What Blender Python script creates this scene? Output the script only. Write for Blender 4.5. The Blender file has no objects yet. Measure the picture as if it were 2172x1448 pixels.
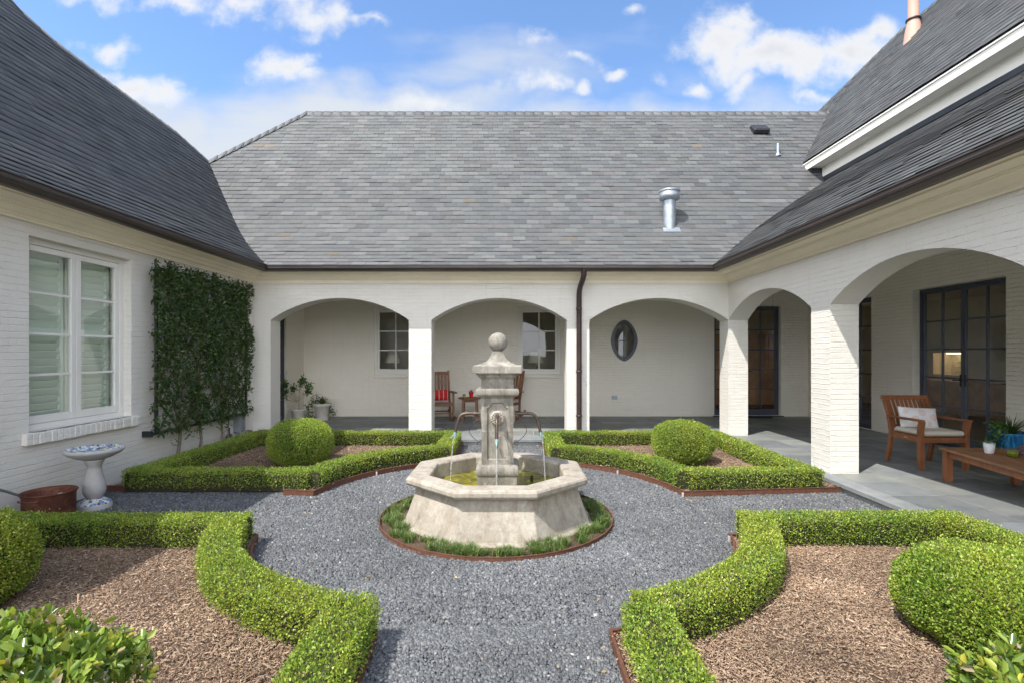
import bpy, math, random
import numpy as np
from mathutils import Vector, Matrix
R = math.radians
random.seed(7)
rng = np.random.default_rng(11)
SC = bpy.context.scene
COL = SC.collection

# ------------------------------------------------------------------ camera
H = 1.7
cam = bpy.data.cameras.new('camera')
cam.sensor_width = 36.0
cam.lens = 18.07
cam.shift_x = 0.0009
cam.shift_y = 0.0115
cam.clip_end = 2000
cam.clip_start = 0.05
co = bpy.data.objects.new('camera', cam)
COL.objects.link(co)
co.location = (0, 0, H)
co.rotation_euler = (R(90), 0, 0)
SC.camera = co

# ------------------------------------------------------------------ view, sun, sky
SC.view_settings.view_transform = 'Standard'
SC.view_settings.look = 'None'
SC.view_settings.gamma = 1.0
SC.view_settings.use_curve_mapping = False
SC.view_settings.exposure = 0.92
SC.cycles.use_denoising = True
SC.cycles.max_bounces = 10
SC.cycles.diffuse_bounces = 6
SC.cycles.transparent_max_bounces = 24
SC.cycles.sample_clamp_indirect = 6.0
SUN = Vector((1.0, 0.92, -2.03)).normalized()
el = math.asin(-SUN.z)
sl = bpy.data.lights.new('sun', 'SUN')
sl.energy = 3.3
sl.angle = R(0.5)
sl.color = (1.0, 0.955, 0.88)
so = bpy.data.objects.new('sun', sl)
COL.objects.link(so)
so.rotation_euler = SUN.to_track_quat('-Z', 'Y').to_euler()
so.location = (-6, -6, 14)

W = bpy.data.worlds.new('World')
SC.world = W
W.use_nodes = True
nt = W.node_tree
for n in list(nt.nodes):
    nt.nodes.remove(n)
N = nt.nodes.new
L = nt.links.new
out = N('ShaderNodeOutputWorld')
bg = N('ShaderNodeBackground')
bg.inputs['Strength'].default_value = 0.15
sky = N('ShaderNodeTexSky')
sky.sky_type = 'NISHITA'
sky.sun_disc = False
sky.sun_elevation = el
sky.sun_rotation = math.atan2(-SUN.x, -SUN.y)
sky.air_density = 1.0
sky.dust_density = 0.6
sky.ozone_density = 1.6
tc = N('ShaderNodeTexCoord')
sep = N('ShaderNodeSeparateXYZ')
L(tc.outputs['Generated'], sep.inputs[0])
def wm(op, a, b=None, c=None, clamp=False):
    m = N('ShaderNodeMath'); m.operation = op; m.use_clamp = clamp
    for i, v in enumerate((a, b, c)):
        if v is None: continue
        if isinstance(v, (int, float)): m.inputs[i].default_value = v
        else: L(v, m.inputs[i])
    return m.outputs[0]
ymax = wm('MAXIMUM', sep.outputs[1], 0.12)
uu = wm('DIVIDE', sep.outputs[0], ymax)
vv = wm('DIVIDE', sep.outputs[2], ymax)
comb = N('ShaderNodeCombineXYZ')
L(uu, comb.inputs[0]); L(vv, comb.inputs[1])
# warp
nw = N('ShaderNodeTexNoise'); nw.inputs['Scale'].default_value = 7.0; nw.inputs['Detail'].default_value = 6
L(comb.outputs[0], nw.inputs['Vector'])
vsub = N('ShaderNodeVectorMath'); vsub.operation = 'SUBTRACT'
L(nw.outputs['Color'], vsub.inputs[0]); vsub.inputs[1].default_value = (0.5, 0.5, 0.5)
vs = N('ShaderNodeVectorMath'); vs.operation = 'SCALE'; vs.inputs['Scale'].default_value = 0.16
L(vsub.outputs[0], vs.inputs[0])
va = N('ShaderNodeVectorMath'); va.operation = 'ADD'
L(comb.outputs[0], va.inputs[0]); L(vs.outputs[0], va.inputs[1])
P0 = va.outputs[0]
# cloud masses: direction (east, up) tangents, half sizes, weight
def blob(cx, cy, rx, ry, w, acc):
    u0, v0, ru, rv = (cx-1084)/1090, (749-cy)/1090, rx/1090, ry/1090
    m = N('ShaderNodeVectorMath'); m.operation = 'MULTIPLY_ADD'
    L(P0, m.inputs[0]); m.inputs[1].default_value = (1/ru, 1/rv, 0); m.inputs[2].default_value = (-u0/ru, -v0/rv, 0)
    l = N('ShaderNodeVectorMath'); l.operation = 'LENGTH'; L(m.outputs[0], l.inputs[0])
    d = wm('MULTIPLY_ADD', l.outputs['Value'], -w, w)
    return d if acc is None else wm('MAXIMUM', acc, d)
acc = None
for b in [(1545,85,130,80,1.6),(1660,120,190,75,1.7),(1800,120,130,75,1.6),(1850,80,75,45,1.3),(1580,45,70,35,1.5),
          (605,132,95,52,1.5),(650,160,45,30,1.1),(1222,122,60,30,1.2),(1160,192,85,24,1.0),(1225,190,40,20,1.0),
          (1445,170,62,30,1.2),(1585,180,60,32,1.1),(1735,208,50,16,.8),(1345,22,36,26,1.0),(1310,143,36,14,.9),
          (650,28,110,50,1.2),(500,30,80,26,1.0),(400,10,130,26,.9),(225,100,60,26,1.1),(200,10,90,24,.8),
          (290,170,150,34,1.3),(200,150,80,24,1.1),(780,40,60,20,.6),(1150,85,60,25,.55),(920,215,90,26,.7),
          (-300,200,300,120,1.0),(2500,200,300,90,1.0)]:
    acc = blob(*b, acc)
nz = N('ShaderNodeTexNoise'); nz.inputs['Scale'].default_value = 13.0; nz.inputs['Detail'].default_value = 9; nz.inputs['Roughness'].default_value = 0.6
L(comb.outputs[0], nz.inputs['Vector'])
dens = wm('MULTIPLY_ADD', nz.outputs['Fac'], 2.6, -1.35)
dens = wm('ADD', dens, acc)
mr = N('ShaderNodeMapRange'); mr.interpolation_type = 'SMOOTHSTEP'
L(dens, mr.inputs['Value']); mr.inputs['From Min'].default_value = -0.15; mr.inputs['From Max'].default_value = 1.15
# thin high veil low on the left
veil = None
for b in [(350,330,620,160,1.0),(150,230,420,80,.8),(760,230,430,70,.85),(1300,260,600,55,.55),(1100,140,200,50,.3)]:
    veil = blob(*b, veil)
nv = N('ShaderNodeTexNoise'); nv.inputs['Scale'].default_value = 4.0; nv.inputs['Detail'].default_value = 7
mpv = N('ShaderNodeMapping'); mpv.inputs['Scale'].default_value = (1, 3.2, 1); mpv.inputs['Rotation'].default_value = (0, 0, R(18))
L(comb.outputs[0], mpv.inputs[0]); L(mpv.outputs[0], nv.inputs['Vector'])
vd = wm('ADD', veil, wm('MULTIPLY_ADD', nv.outputs['Fac'], 1.2, -0.5))
mv = N('ShaderNodeMapRange'); mv.interpolation_type = 'SMOOTHSTEP'
L(vd, mv.inputs['Value']); mv.inputs['From Min'].default_value = -0.2; mv.inputs['From Max'].default_value = 0.8; mv.inputs['To Max'].default_value = 1.0
up = N('ShaderNodeMapRange'); L(sep.outputs[1], up.inputs['Value']); up.inputs['From Min'].default_value = 0.12; up.inputs['From Max'].default_value = 0.25
cfac = wm('MULTIPLY', mr.outputs[0], up.outputs[0])
vfac = wm('MULTIPLY', mv.outputs[0], up.outputs[0])
skymul = N('ShaderNodeMix'); skymul.data_type = 'RGBA'; skymul.blend_type = 'MULTIPLY'; skymul.inputs[0].default_value = 1.0
L(sky.outputs[0], skymul.inputs[6]); skymul.inputs[7].default_value = (.78, .90, 1.02, 1)
mxv = N('ShaderNodeMix'); mxv.data_type = 'RGBA'
L(vfac, mxv.inputs[0]); L(skymul.outputs[2], mxv.inputs[6]); mxv.inputs[7].default_value = (2.65, 2.85, 3.15, 1)
cr = N('ShaderNodeMapRange'); L(dens, cr.inputs['Value']); cr.inputs['From Min'].default_value = 0.6; cr.inputs['From Max'].default_value = 1.8
cc = N('ShaderNodeMix'); cc.data_type = 'RGBA'; L(cr.outputs[0], cc.inputs[0])
cc.inputs[6].default_value = (3.35, 3.4, 3.5, 1); cc.inputs[7].default_value = (2.75, 2.82, 3.0, 1)
# unseen bright cloud added overhead and behind as fill light, weighted by direction
ng = N('ShaderNodeTexNoise'); ng.inputs['Scale'].default_value = 2.2; ng.inputs['Detail'].default_value = 8; ng.inputs['Roughness'].default_value = .55
L(tc.outputs['Generated'], ng.inputs['Vector'])
mg = N('ShaderNodeMapRange'); mg.interpolation_type = 'SMOOTHSTEP'; L(ng.outputs['Fac'], mg.inputs['Value']); mg.inputs['From Min'].default_value = .30; mg.inputs['From Max'].default_value = .46
fr1 = N('ShaderNodeMapRange'); L(vv, fr1.inputs['Value']); fr1.inputs['From Min'].default_value = .74; fr1.inputs['From Max'].default_value = .95
fr2 = N('ShaderNodeMapRange'); L(sep.outputs[1], fr2.inputs['Value']); fr2.inputs['From Min'].default_value = .45; fr2.inputs['From Max'].default_value = .25
outm = wm('MULTIPLY', mg.outputs[0], wm('MAXIMUM', fr1.outputs[0], fr2.outputs[0]))
gdir = wm('ADD', wm('MULTIPLY_ADD', sep.outputs[1], -1.3, .25), wm('MULTIPLY', sep.outputs[0], -.8), clamp=True)
outm = wm('MULTIPLY', outm, wm('MAXIMUM', wm('MULTIPLY', gdir, .96), .34))
mxc = N('ShaderNodeMix'); mxc.data_type = 'RGBA'
L(cfac, mxc.inputs[0]); L(mxv.outputs[2], mxc.inputs[6]); L(cc.outputs[2], mxc.inputs[7])
mxo = N('ShaderNodeMix'); mxo.data_type = 'RGBA'
L(outm, mxo.inputs[0]); L(mxc.outputs[2], mxo.inputs[6]); 
elv = N('ShaderNodeMapRange'); L(sep.outputs[2], elv.inputs['Value']); elv.inputs['From Min'].default_value = .30; elv.inputs['From Max'].default_value = .62
mxe = N('ShaderNodeMix'); mxe.data_type = 'RGBA'; L(elv.outputs[0], mxe.inputs[0]); mxe.inputs[6].default_value = (16.5, 16.8, 17.4, 1); mxe.inputs[7].default_value = (5.2, 5.4, 5.8, 1)
L(mxe.outputs[2], mxo.inputs[7])
L(mxo.outputs[2], bg.inputs['Color'])
L(bg.outputs[0], out.inputs[0])

# ------------------------------------------------------------------ helpers
def tag(o, label=None, cat=None, group=None, kind=None):
    if label: o['label'] = label
    if cat: o['category'] = cat
    if group: o['group'] = group
    if kind: o['kind'] = kind
    return o

def thing(name, label, cat, loc=(0, 0, 0), rz=0.0, group=None):
    o = bpy.data.objects.new(name, None)
    o.empty_display_size = 0.2
    COL.objects.link(o)
    o.location = loc
    o.rotation_euler = (0, 0, rz)
    return tag(o, label, cat, group)

def copy_tree(o, parent=None):
    c = o.copy(); COL.objects.link(c); c.parent = parent
    for ch in list(o.children):
        copy_tree(ch, c)
    return c

class MB:
    """collects faces; build() links them as ONE mesh object"""
    def __init__(s):
        s.v = []; s.f = []; s.m = []; s.c = []; s.sm = []
    def add(s, vs, fs, mi=0, col=None, smooth=False):
        o = len(s.v)
        s.v.extend([tuple(p) for p in vs])
        for f in fs:
            s.f.append(tuple(i+o for i in f)); s.m.append(mi); s.c.append(col); s.sm.append(smooth)
    def box(s, x0, y0, z0, x1, y1, z1, mi=0, M=None, bev=0.0, col=None):
        if x0 > x1: x0, x1 = x1, x0
        if y0 > y1: y0, y1 = y1, y0
        if z0 > z1: z0, z1 = z1, z0
        b = min(bev, (x1-x0)*.45, (y1-y0)*.45, (z1-z0)*.45)
        if b <= 0:
            vs = [(x, y, z) for z in (z0, z1) for y in (y0, y1) for x in (x0, x1)]
            fs = [(0,2,3,1),(4,5,7,6),(0,1,5,4),(2,6,7,3),(0,4,6,2),(1,3,7,5)]
        else:
            vs = []; idx = {}
            def V(p):
                if p not in idx: idx[p] = len(vs); vs.append(p)
                return idx[p]
            lo = (x0, y0, z0); hi = (x1, y1, z1)
            def cp(ax, sx, sy, sz):
                q = []
                for i, sg in enumerate((sx, sy, sz)):
                    c = hi[i] if sg > 0 else lo[i]
                    if i != ax: c -= sg*b
                    q.append(round(c, 6))
                return V(tuple(q) + (ax,)) if False else V(tuple(q))
            fs = []
            for ax in range(3):
                for sg in (-1, 1):
                    o1, o2 = [(1, 2), (2, 0), (0, 1)][ax]
                    q = []
                    for a, c in ((-1, -1), (1, -1), (1, 1), (-1, 1)):
                        t = [0, 0, 0]; t[ax] = sg; t[o1] = a; t[o2] = c
                        q.append(cp(ax, *t))
                    fs.append(tuple(q) if sg > 0 else tuple(q[::-1]))
            for ax in range(3):           # edges
                o1, o2 = [(1, 2), (2, 0), (0, 1)][ax]
                for a in (-1, 1):
                    for c in (-1, 1):
                        t0 = [0]*3; t1 = [0]*3
                        t0[ax] = -1; t1[ax] = 1; t0[o1] = t1[o1] = a; t0[o2] = t1[o2] = c
                        q = [cp(o1, *t0), cp(o1, *t1), cp(o2, *t1), cp(o2, *t0)]
                        if a*c > 0: q = q[::-1]
                        fs.append(tuple(q))
            for a in (-1, 1):
                for c in (-1, 1):
                    for d in (-1, 1):
                        q = [cp(0, a, c, d), cp(1, a, c, d), cp(2, a, c, d)]
                        if a*c*d < 0: q = q[::-1]
                        fs.append(tuple(q))
        if M is not None: vs = [tuple(M @ Vector(p)) for p in vs]
        s.add(vs, fs, mi, col)
    def beam(s, p0, p1, w, h, mi=0, up=(0, 0, 1), bev=0.0, taper=1.0):
        p0 = Vector(p0); p1 = Vector(p1)
        d = (p1-p0); ln = d.length
        if ln < 1e-6: return
        d.normalize(); u = Vector(up)
        if abs(d.dot(u)) > .98: u = Vector((1, 0, 0))
        sx = d.cross(u).normalized(); uz = sx.cross(d).normalized()
        M = Matrix((sx, d, uz)).transposed().to_4x4(); M.translation = p0
        s.box(-w/2, 0, -h/2, w/2, ln, h/2, mi, M, bev)
    def tube(s, pts, r, seg=10, mi=0, caps=True, smooth=True, col=None):
        pts = [Vector(p) for p in pts]; n = len(pts)
        rr = r if isinstance(r, (list, tuple)) else [r]*n
        vs = []; fs = []
        t0 = (pts[1]-pts[0]).normalized()
        ref = Vector((0, 0, 1)) if abs(t0.z) < .9 else Vector((1, 0, 0))
        a = t0.cross(ref).normalized()
        for i in range(n):
            t = (pts[min(i+1, n-1)]-pts[max(i-1, 0)])
            if t.length < 1e-9: t = t0
            t.normalize()
            a = (a - t*a.dot(t)).normalized(); b = t.cross(a)
            for k in range(seg):
                th = 2*math.pi*k/seg
                vs.append(pts[i] + (a*math.cos(th)+b*math.sin(th))*rr[i])
        for i in range(n-1):
            for k in range(seg):
                k2 = (k+1) % seg
                fs.append((i*seg+k, i*seg+k2, (i+1)*seg+k2, (i+1)*seg+k))
        s.add(vs, fs, mi, col, smooth)
        if caps:
            s.add(vs[:seg], [tuple(range(seg))[::-1]], mi, col)
            s.add(vs[-seg:], [tuple(range(seg))], mi, col)
    def lathe(s, prof, c=(0, 0, 0), seg=32, mi=0, smooth=True, M=None, caps=True):
        vs = []; fs = []; n = len(prof)
        for r, z in prof:
            for k in range(seg):
                th = 2*math.pi*k/seg
                vs.append(Vector((c[0]+r*math.cos(th), c[1]+r*math.sin(th), c[2]+z)))
        if M is not None: vs = [M @ p for p in vs]
        for i in range(n-1):
            for k in range(seg):
                k2 = (k+1) % seg
                fs.append((i*seg+k, i*seg+k2, (i+1)*seg+k2, (i+1)*seg+k))
        s.add(vs, fs, mi, None, smooth)
        if caps:
            if prof[0][0] > 1e-4: s.add(vs[:seg], [tuple(range(seg))[::-1]], mi)
            if prof[-1][0] > 1e-4: s.add(vs[-seg:], [tuple(range(seg))], mi)
    def ngon_rings(s, rings, n, c=(0, 0), rot=0.0, mi=0, cap_top=True, cap_bot=False):
        """rings: (apothem, z) for a regular n-gon"""
        vs = []
        for ap, z in rings:
            rr = ap/math.cos(math.pi/n)
            for k in range(n):
                th = rot+2*math.pi*k/n
                vs.append((c[0]+rr*math.cos(th), c[1]+rr*math.sin(th), z))
        fs = []
        for i in range(len(rings)-1):
            for k in range(n):
                k2 = (k+1) % n
                fs.append((i*n+k, i*n+k2, (i+1)*n+k2, (i+1)*n+k))
        if cap_top: fs.append(tuple(range((len(rings)-1)*n, len(rings)*n)))
        if cap_bot: fs.append(tuple(range(n))[::-1])
        s.add(vs, fs, mi)
    def sweep(s, path, prof, side=1, mi=0, cap=True, closed=False):
        """path: list of (x,y); prof: list of (offset to the right*side, z); mitred"""
        n = len(path); vs = []; fs = []; m = len(prof)
        P = [Vector((p[0], p[1])) for p in path]
        for i in range(n):
            if closed:
                a = P[i-1]; b = P[(i+1) % n]
                d0 = (P[i]-a).normalized(); d1 = (b-P[i]).normalized()
            else:
                d0 = (P[i]-P[i-1]).normalized() if i > 0 else (P[1]-P[0]).normalized()
                d1 = (P[i+1]-P[i]).normalized() if i < n-1 else d0
            n0 = Vector((d0.y, -d0.x))*side; n1 = Vector((d1.y, -d1.x))*side
            mt = (n0+n1); mt.normalize(); k = 1/max(.3, mt.dot(n0))
            for o, z in prof:
                q = P[i]+mt*(o*k)
                vs.append((q.x, q.y, z))
        for i in range(n if closed else n-1):
            j = (i+1) % n
            for k in range(m-1):
                q = (i*m+k, j*m+k, j*m+k+1, i*m+k+1)
                fs.append(q if side > 0 else q[::-1])
        s.add(vs, fs, mi)
        if cap and not closed:
            s.add(vs[:m], [tuple(range(m))], mi); s.add(vs[-m:], [tuple(range(m))[::-1]], mi)
    def build(s, name, mats, parent=None, uv=True, loc=None, bevel=0.0):
        me = bpy.data.meshes.new(name)
        me.from_pydata(s.v, [], s.f)
        if not isinstance(mats, (list, tuple)): mats = [mats]
        for m in mats: me.materials.append(m)
        me.polygons.foreach_set('material_index', s.m)
        me.polygons.foreach_set('use_smooth', s.sm)
        if any(c is not None for c in s.c):
            at = me.color_attributes.new('Col', 'FLOAT_COLOR', 'CORNER')
            arr = []
            for f, c in zip(s.f, s.c):
                c = c or (.5, .5, .5)
                arr.extend([c[0], c[1], c[2], 1.0]*len(f))
            at.data.foreach_set('color', arr)
        if uv:
            ul = me.uv_layers.new(name='UVMap')
            me.update()
            nl = len(me.loops)
            vi = np.empty(nl, dtype=np.int32); me.loops.foreach_get('vertex_index', vi)
            co_ = np.empty(len(me.vertices)*3); me.vertices.foreach_get('co', co_); co_ = co_.reshape(-1, 3)
            npoly = len(me.polygons)
            nr = np.empty(npoly*3); me.polygons.foreach_get('normal', nr); nr = np.abs(nr.reshape(-1, 3))
            lt = np.empty(npoly, dtype=np.int32); me.polygons.foreach_get('loop_total', lt)
            ax = np.repeat(np.argmax(nr, axis=1), lt)
            p = co_[vi]
            u = np.where(ax == 0, p[:, 1], p[:, 0]); v = np.where(ax == 2, p[:, 1], p[:, 2])
            ul.data.foreach_set('uv', np.stack([u, v], 1).ravel())
        me.validate(); me.update()
        o = bpy.data.objects.new(name, me)
        COL.objects.link(o)
        if parent is not None: o.parent = parent
        if loc: o.location = loc
        if bevel > 0:
            b = o.modifiers.new('bevel', 'BEVEL'); b.width = bevel; b.segments = 2; b.limit_method = 'ANGLE'; b.angle_limit = R(35)
        return o

def bulk(name, V, F, colors, mat, parent=None, smooth=False, per=None):
    """V (n,k,3) vertices per item, F face list (m,4|3) on k verts, colors (n,3)"""
    n, k, _ = V.shape
    F = np.array(F); m, q = F.shape
    me = bpy.data.meshes.new(name)
    me.vertices.add(n*k); me.vertices.foreach_set('co', V.astype(np.float32).ravel())
    faces = (F[None, :, :] + (np.arange(n)*k)[:, None, None]).reshape(-1)
    me.loops.add(n*m*q); me.loops.foreach_set('vertex_index', faces.astype(np.int32))
    me.polygons.add(n*m)
    me.polygons.foreach_set('loop_start', (np.arange(n*m)*q).astype(np.int32))
    me.polygons.foreach_set('loop_total', np.full(n*m, q, dtype=np.int32))
    if smooth: me.polygons.foreach_set('use_smooth', np.ones(n*m, dtype=bool))
    me.update(calc_edges=True)
    at = me.color_attributes.new('Col', 'FLOAT_COLOR', 'POINT')
    c4 = np.ones((n, k, 4), dtype=np.float32); c4[:, :, :3] = colors[:, None, :]
    at.data.foreach_set('color', c4.ravel())
    for mm in (mat if isinstance(mat, (list, tuple)) else [mat]): me.materials.append(mm)
    o = bpy.data.objects.new(name, me); COL.objects.link(o)
    if parent is not None: o.parent = parent
    return o

def unit(a):
    return a/np.maximum(np.linalg.norm(a, axis=-1, keepdims=True), 1e-9)

LEAF_F = [(0, 1, 2, 3), (0, 3, 4, 5)]
def leaves(Pt, Nr, ln, wd, spread=0.8, up=0.25, fold=0.25, jit=0.3):
    """six-vertex folded leaves growing out of points Pt along normals Nr"""
    n = len(Pt)
    d = unit(Nr + rng.normal(0, spread, (n, 3)) + np.array([0, 0, up]))
    a = unit(np.cross(d, rng.normal(0, 1, (n, 3))))
    b = np.cross(d, a)
    l = (ln*(1+rng.uniform(-jit, jit, n)))[:, None]; w = (wd*(1+rng.uniform(-jit, jit, n)))[:, None]
    base = Pt
    V = np.empty((n, 6, 3))
    V[:, 0] = base
    V[:, 1] = base + d*l*.35 + a*w*.5 + b*w*fold
    V[:, 2] = base + d*l*.75 + a*w*.38 + b*w*fold*.8
    V[:, 3] = base + d*l - b*l*.12
    V[:, 4] = base + d*l*.75 - a*w*.38 + b*w*fold*.8
    V[:, 5] = base + d*l*.35 - a*w*.5 + b*w*fold
    return V
def leaves4(Pt, Nr, ln, wd, spread=0.8, up=0.25, jit=0.3):
    n = len(Pt)
    d = unit(Nr + rng.normal(0, spread, (n, 3)) + np.array([0, 0, up]))
    a = unit(np.cross(d, rng.normal(0, 1, (n, 3)))); b = np.cross(d, a)
    l = (ln*(1+rng.uniform(-jit, jit, n)))[:, None]; w = (wd*(1+rng.uniform(-jit, jit, n)))[:, None]
    V = np.empty((n, 4, 3))
    V[:, 0] = Pt; V[:, 1] = Pt + d*l*.5 + a*w*.5 + b*w*.15; V[:, 2] = Pt + d*l; V[:, 3] = Pt + d*l*.5 - a*w*.5 + b*w*.15
    return V

def lump(P, f=1.0):
    x, y, z = P[..., 0], P[..., 1], P[..., 2]
    return (np.sin(x*9.1*f+y*3.7*f+1.3)*np.sin(y*8.3*f-z*5.1*f+.7)+.7*np.sin(x*17*f-y*13*f+z*19*f)*np.sin(z*23*f+x*7*f+2)
            + .5*np.sin(y*31*f+x*11*f+4)*np.sin(x*29*f-z*17*f))/2.2

# ------------------------------------------------------------------ materials
def newmat(name):
    m = bpy.data.materials.new(name); m.use_nodes = True
    t = m.node_tree
    for n in list(t.nodes): t.nodes.remove(n)
    o = t.nodes.new('ShaderNodeOutputMaterial'); b = t.nodes.new('ShaderNodeBsdfPrincipled')
    t.links.new(b.outputs[0], o.inputs[0])
    return m, t, b, o
def nd(t, typ, **kw):
    n = t.nodes.new(typ)
    for k, v in kw.items():
        if k in n.inputs.keys(): 
            n.inputs[k].default_value = v
        else: setattr(n, k, v)
    return n
def ramp(t, stops):
    r = t.nodes.new('ShaderNodeValToRGB')
    e = r.color_ramp.elements
    while len(e) < len(stops): e.new(.5)
    for el_, (p, c) in zip(e, stops):
        el_.position = p; el_.color = (c[0], c[1], c[2], 1) if len(c) == 3 else c
    return r
def noise(t, scale, detail=6, rough=.6, vec=None, dist=0.0):
    n = nd(t, 'ShaderNodeTexNoise'); n.inputs['Scale'].default_value = scale; n.inputs['Detail'].default_value = detail
    n.inputs['Roughness'].default_value = rough; n.inputs['Distortion'].default_value = dist
    if vec is not None: t.links.new(vec, n.inputs['Vector'])
    return n
def objc(t):
    return t.nodes.new('ShaderNodeTexCoord').outputs['Object']
def mixc(t, fac, a, b, mode='MIX'):
    m = t.nodes.new('ShaderNodeMix'); m.data_type = 'RGBA'; m.blend_type = mode
    for i, v in ((0, fac), (6, a), (7, b)):
        if isinstance(v, (int, float)): m.inputs[i].default_value = v
        elif isinstance(v, tuple): m.inputs[i].default_value = (v[0], v[1], v[2], 1)
        else: t.links.new(v, m.inputs[i])
    return m.outputs[2]
def mth(t, op, a, b=None, c=None, clamp=False):
    m = t.nodes.new('ShaderNodeMath'); m.operation = op; m.use_clamp = clamp
    for i, v in enumerate((a, b, c)):
        if v is None: continue
        if isinstance(v, (int, float)): m.inputs[i].default_value = v
        else: t.links.new(v, m.inputs[i])
    return m.outputs[0]
def bump(t, b, h, dist, strength=1.0, prev=None):
    n = t.nodes.new('ShaderNodeBump'); n.inputs['Distance'].default_value = dist; n.inputs['Strength'].default_value = strength
    t.links.new(h, n.inputs['Height'])
    if prev is not None: t.links.new(prev, n.inputs['Normal'])
    t.links.new(n.outputs[0], b.inputs['Normal'])
    return n.outputs[0]

def simple(name, col, rough=.6, metal=0.0, var=.15, nscale=6.0, bumpd=0.0, bscale=60, spec=None):
    m, t, b, o = newmat(name)
    c = objc(t)
    n1 = noise(t, nscale, 7, .6, c)
    dark = tuple(x*(1-var) for x in col); light = tuple(min(1, x*(1+var)) for x in col)
    r = ramp(t, [(.3, dark), (.7, light)])
    t.links.new(n1.outputs['Fac'], r.inputs[0]); t.links.new(r.outputs[0], b.inputs['Base Color'])
    b.inputs['Roughness'].default_value = rough; b.inputs['Metallic'].default_value = metal
    if spec is not None: b.inputs['Specular IOR Level'].default_value = spec
    if bumpd > 0:
        n2 = noise(t, bscale, 5, .6, c); bump(t, b, n2.outputs['Fac'], bumpd)
    return m

def brick_mat(name, c0, c1, dist=.0055):
    m, t, b, o = newmat(name)
    uvn = t.nodes.new('ShaderNodeUVMap')
    c = objc(t)
    nwp = noise(t, 11, 4, .6, c)
    warp = t.nodes.new('ShaderNodeVectorMath'); warp.operation = 'MULTIPLY_ADD'
    t.links.new(nwp.outputs['Color'], warp.inputs[0]); warp.inputs[1].default_value = (.04, .024, 0); t.links.new(uvn.outputs[0], warp.inputs[2])
    def bk(mort, smooth, vec):
        bt = t.nodes.new('ShaderNodeTexBrick')
        bt.inputs['Scale'].default_value = 1.0; bt.inputs['Brick Width'].default_value = .205; bt.inputs['Row Height'].default_value = .0687
        bt.inputs['Mortar Size'].default_value = mort; bt.inputs['Mortar Smooth'].default_value = smooth; bt.inputs['Bias'].default_value = 0
        bt.inputs['Color1'].default_value = (0, 0, 0, 1); bt.inputs['Color2'].default_value = (1, 1, 1, 1); bt.inputs['Mortar'].default_value = (.5, .5, .5, 1)
        t.links.new(vec, bt.inputs['Vector'])
        return bt
    bt = bk(.0065, .6, warp.outputs[0])
    # height: brick = 1 - mortar, each brick has own height, rough surface
    sx = t.nodes.new('ShaderNodeSeparateXYZ'); t.links.new(warp.outputs[0], sx.inputs[0])
    fr_ = mth(t, 'FRACT', mth(t, 'DIVIDE', sx.outputs[1], .0687))
    dj = mth(t, 'MINIMUM', fr_, mth(t, 'SUBTRACT', 1.0, fr_))
    mrj = t.nodes.new('ShaderNodeMapRange'); mrj.interpolation_type = 'SMOOTHSTEP'; t.links.new(dj, mrj.inputs['Value']); mrj.inputs['From Min'].default_value = .0; mrj.inputs['From Max'].default_value = .11
    inv = mth(t, 'ADD', mth(t, 'MULTIPLY', mth(t, 'SUBTRACT', 1.0, bt.outputs['Fac']), .28), mth(t, 'MULTIPLY', mrj.outputs[0], .72))
    sepc = t.nodes.new('ShaderNodeSeparateColor'); t.links.new(bt.outputs['Color'], sepc.inputs[0])
    own = mth(t, 'MULTIPLY', sepc.outputs[0], .45)
    n2 = noise(t, 42, 6, .65, c)
    n3 = noise(t, 7, 3, .5, c)
    pick = mth(t, 'MULTIPLY', inv, mth(t, 'MULTIPLY_ADD', n3.outputs['Fac'], 1.6, -.25))
    h = mth(t, 'ADD', mth(t, 'ADD', pick, own), mth(t, 'MULTIPLY', n2.outputs['Fac'], .75))
    bump(t, b, h, dist, 1.0)
    n1 = noise(t, 2.3, 6, .6, c)
    col = mixc(t, n1.outputs['Fac'], c0, c1)
    mps = nd(t, 'ShaderNodeMapping'); mps.inputs['Scale'].default_value = (1, 1, .09); t.links.new(c, mps.inputs[0])
    n6 = noise(t, 9, 6, .65, mps.outputs[0]); r6 = ramp(t, [(.56, (1, 1, 1)), (.74, (.945, .935, .91))]); t.links.new(n6.outputs['Fac'], r6.inputs[0])
    col = mixc(t, 1.0, col, r6.outputs[0], 'MULTIPLY')
    n4 = noise(t, 38, 3, .7, c)
    r4 = ramp(t, [(.66, (1, 1, 1)), (.74, (.80, .78, .74))]); t.links.new(n4.outputs['Fac'], r4.inputs[0])
    col = mixc(t, 1.0, col, r4.outputs[0], 'MULTIPLY')
    mo = mixc(t, mth(t, 'MULTIPLY', mth(t, 'SUBTRACT', 1.0, mrj.outputs[0]), mth(t, 'MULTIPLY', n3.outputs['Fac'], .35)), col, (.62, .59, .53))
    t.links.new(mo, b.inputs['Base Color'])
    b.inputs['Roughness'].default_value = .75; b.inputs['Specular IOR Level'].default_value = .25
    return m
M_BRICK = brick_mat('painted_brick', (.75, .725, .68), (.70, .675, .62))
M_BRICKIN = brick_mat('painted_brick_porch', (.87, .825, .74), (.83, .78, .685), .013)
M_CREAM = simple('cream_trim', (.90, .82, .655), .5, 0, .04, 3)
M_SOFFIT = simple('soffit_paint', (.78, .76, .70), .6, 0, .05, 2)
M_WHITE = simple('white_frame_paint', (.78, .76, .72), .45, 0, .04, 3)
M_BRONZE = simple('bronze_gutter', (.075, .058, .05), .42, .3, .2, 2)
M_COPPER = simple('brown_downspout', (.075, .05, .052), .38, .4, .25, 3)
M_STEELF = simple('dark_steel_frame', (.085, .095, .125), .38, .2, .12, 4)
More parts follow.
